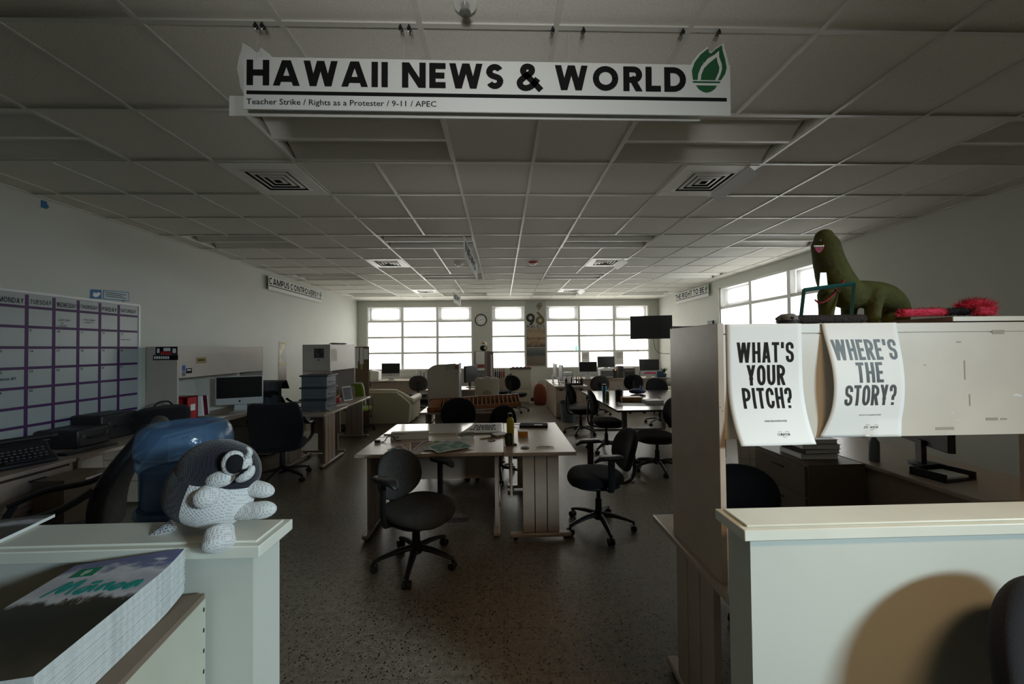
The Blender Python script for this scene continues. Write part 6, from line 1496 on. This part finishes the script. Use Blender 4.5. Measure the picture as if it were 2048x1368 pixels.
desk('far beige desk under the window with two computers and a printer', 2.9, .72, (3.20, 10.38, 0), 180)
aio('silver computer on the far desk under the third window, next to the printer', (atY(1176, 740, 10.2).x, 10.2, TZ), -3, .50)
aio('silver computer with pink notes on the far desk below the wall television', (atY(1297, 740, 10.2).x, 10.15, TZ), 4, .58)
pk = thing('pink_notes', 'row of crumpled pink notes stuck under the screen below the wall television', 'notes', (atY(1297, 740, 10.2).x, 10.115, TZ))
for k in range(6): obj('note', MB().ball((-.13+.055*k, -.03, .13+.006*(k % 2)), (.030, .012, .024), 8), mat('neon_pink_paper', (.75, .02, .16), .7), pk)
t = thing('monitor', 'black monitor on a grey riser above the printer on the far desk', 'monitor', (atY(1212, 730, 10.3).x, 10.3, TZ)); obj('screen_housing', MB().bx(-.24, .24, -.02, .02, .30, .60), M_black, t, bevel=.006); obj('screen', MB().bx(-.225, .225, -.0215, -.02, .315, .59), M_screen, t); obj('stand', MB().bx(-.05, .05, -.01, .03, .275, .31).bx(-.12, .12, -.10, .10, .262, .278), M_silver, t)
obj('riser_leg', MB().bx(-.2, -.18, -.1, .1, 0, .262), M_silver, t); obj('riser_leg', MB().bx(.18, .2, -.1, .1, 0, .262), M_silver, t); obj('riser_top', MB().bx(-.22, .22, -.11, .11, .252, .262), M_silver, t)
t = thing('printer', 'grey and black printer under the black monitor on the far desk', 'printer', (atY(1212, 745, 10.2).x, 10.25, TZ)); obj('case', MB().bx(-.165, .165, -.16, .12, 0, .20), mat('printer_grey', (.10, .10, .10), .5), t, bevel=.01); obj('paper_tray', MB().bx(-.14, .14, -.24, -.165, .03, .045), M_silver, t); obj('lid', MB().bx(-.16, .16, -.15, .11, .201, .235), M_silver, t, bevel=.008)
t = thing('power_strip', 'small device with a glowing orange light on the far desk', 'device', (atY(1228, 738, 10.2).x, 10.1, TZ)); obj('case', MB().bx(-.04, .04, -.03, .03, 0, .24), M_black, t); obj('indicator_light', MB().ball((0, -.032, .225), .012, 8), mat('orange_led', (.9, .2, .05), .4, emit=((1, .18, .03), 4)), t)
t = thing('speaker', 'tall black speaker box on the far desk beside the orange light', 'speaker', (atY(1236, 738, 10.2).x+.05, 10.2, TZ)); obj('cabinet', MB().bx(-.075, .075, -.09, .09, 0, .33), mat('dark_walnut', (.045, .03, .025), .5), t, bevel=.005); obj('driver', MB().lathe([(.05, 0), (.052, .004), (.02, -.004), (0, -.002)], 20, T(0, -.092, .20) @ FRONT), M_black, t)
q = atY(1246, 742, 10.15); t = thing('spray_bottle', 'slim bottle with a teal cap on the far desk beside the black speaker box', 'bottle', (q.x, 10.15, TZ)); obj('body', MB().lathe([(.035, 0), (.036, .15), (.02, .18), (.02, .20)], 16), M_clear, t); obj('cap', MB().lathe([(.024, .20), (.024, .25), (0, .25)], 14), mat('teal_plastic', (.01, .16, .16), .4), t)
t = thing('black_case', 'black box with a shelf of discs on the far desk next to the pink-noted computer', 'box', (atY(1258, 740, 10.2).x, 10.3, TZ)); obj('case', MB().bx(-.15, .17, -.10, .10, 0, .27), M_black, t, bevel=.006); obj('disc_row', MB().bx(-.13, .15, -.104, -.10, .17, .24), M_brown, t)
q = atY(1329, 752, 10.2); t = thing('plant_pot', 'small green plant in a pot at the right end of the far desk', 'plant', (4.60, 10.3, TZ)); obj('pot', MB().lathe([(.05, 0), (.065, .10), (.058, .10), (.045, .01), (0, .01)], 16), MATS['bin_grey'], t)
lf = MB()
for k in range(16): a = k*2.4; lf.add([(0, 0, .10), (.05*math.cos(a)-.02*math.sin(a), .05*math.sin(a)+.02*math.cos(a), .19+.01*(k % 4)), (.11*math.cos(a), .11*math.sin(a), .22+.015*(k % 5)), (.05*math.cos(a)+.02*math.sin(a), .05*math.sin(a)-.02*math.cos(a), .18)], [(0, 1, 2, 3)])
lf2 = obj('leaves', lf, mat('leaf_green', (.03, .09, .02), .6), t)
t = thing('blue_box', 'blue box at the right end of the far desk in front of the plant', 'box', (4.42, 10.22, TZ)); obj('box', MB().bx(-.09, .09, -.07, .07, 0, .17), mat('dull_blue', (.02, .06, .12), .6), t); obj('lid', MB().bx(-.094, .094, -.074, .074, .15, .175), mat('dull_blue_lid', (.03, .08, .15), .6), t)
# teal bottle and papers at the third window
q = atY(1153, 705, FY-.03); t = thing('glass_bottle', 'slim teal glass bottle standing at the third window bar', 'bottle', (q.x, FY-.005, 1.499))
obj('body', MB().lathe([(.028, 0), (.030, .10), (.010, .17), (.009, .26)], 14), seethrough('teal_glass', (.35, .75, .65), (.1, .4, .35), .3), t, sharp=180); obj('stopper', MB().lathe([(.011, .26), (.011, .28), (0, .28)], 12), M_black, t)
obj('ledge', MB().bx(-.05, .05, -.03, .04, -.012, -.0005), M_frame, t)
for (px0, px1, py0, py1, lab) in ((1163, 1179, 704, 724, 'white typed sheet taped in the middle bay of the third window'), (1231, 1247, 703, 729, 'white typed sheet taped in the last bay of the third window')):
    a, b_ = atY(px0, py0, FY+.03), atY(px1, py1, FY+.03); t = thing('window_notice', lab, 'paper'); obj('sheet', MB().bx(a.x, b_.x, FY+.026, FY+.028, b_.z, a.z), M_paper, t)
    nl = MB(); [nl.bx(a.x+.03, b_.x-.04, FY+.0252, FY+.0258, a.z-.05-.035*k, a.z-.04-.035*k) for k in range(5)]; obj('typed_lines', nl, M_ink, t)
# --- television on a wall arm
t = thing('television', 'black flat television on a wall arm at the right far corner', 'television', (3.44, 8.35, 2.04), -14)
obj('cabinet', MB().bx(-.455, .455, -.03, .03, -.265, .265), M_black, t, bevel=.008); obj('screen', MB().bx(-.44, .44, -.0315, -.030, -.248, .25), M_screen, t)
obj('wall_arm', MB().tube([(.30, .05, 0), (.75, .35, 0), (1.31, .23, 0)], .025, 8), M_black, t); obj('mount_plate', MB().box((.05, .04, 0), (.55, .02, .25)), M_black, t)
pl = MB().box((0, 0, 0), (.03, .20, .26)); Mi = (T(3.44, 8.35, 2.04) @ RZ_(-14)).inverted() @ T(RX-.016, 8.25, 2.04); pl.v = [Mi @ v for v in pl.v]; obj('wall_bracket', pl, M_black, t)
cb_ = MB().tube(spline([(-.33, .04, -.26), (-.28, .06, -.6), (-.20, .4, -.95), (-.15, 1.0, -1.2)], 6), .006, 6).tube(spline([(.05, .04, -.26), (.12, .2, -.5), (.25, .4, -.6), (.5, .6, -.62)], 6), .006, 6); obj('cables', cb_, M_black, t)
# --- papers and map on the right wall
WRM = T(RX-.002, 0, 0) @ RZ_(-90) @ FRONT     # local x -> world -Y
t = thing('wall_map', 'pale line map pinned on the right wall near the far corner', 'map'); obj('sheet', MB().bx(-10.85, -10.1, 1.15, 1.85, 0, .001, WRM), mat('map_paper', (.50, .50, .45), .7), t)
mp_ = MB()
for k in range(9): mp_.tube(spline([(-10.8+.08*k, 1.2+.03*k, .0015), (-10.75+.07*k, 1.4+.02*k, .0015), (-10.7+.06*k, 1.6, .0015), (-10.78+.075*k, 1.8, .0015)], 4), .0016, 4)
mp_.v = [WRM @ v for v in mp_.v]; obj('map_lines', mp_, MATS['grey_print'], t)
t = thing('notice_sheet', 'tall typed list on the right wall behind the television arm', 'paper'); obj('sheet', MB().bx(-9.75, -9.45, 1.10, 2.05, 0, .001, WRM), M_paper, t); nl = MB(); [nl.bx(-9.72, -9.50-.03*(k % 3), 1.99-.028*k, 2.0-.028*k, .001, .0016, WRM) for k in range(30)]; obj('typed_lines', nl, MATS['bin_grey'], t)
t = thing('notice_sheet', 'small white sheet with an orange square on the right wall below the typed list', 'paper'); obj('sheet', MB().bx(-9.70, -9.42, .78, 1.05, 0, .001, WRM), M_paper, t); obj('orange_square', MB().bx(-9.66, -9.48, .80, .94, .001, .0018, WRM), MATS['orange_notes'], t)
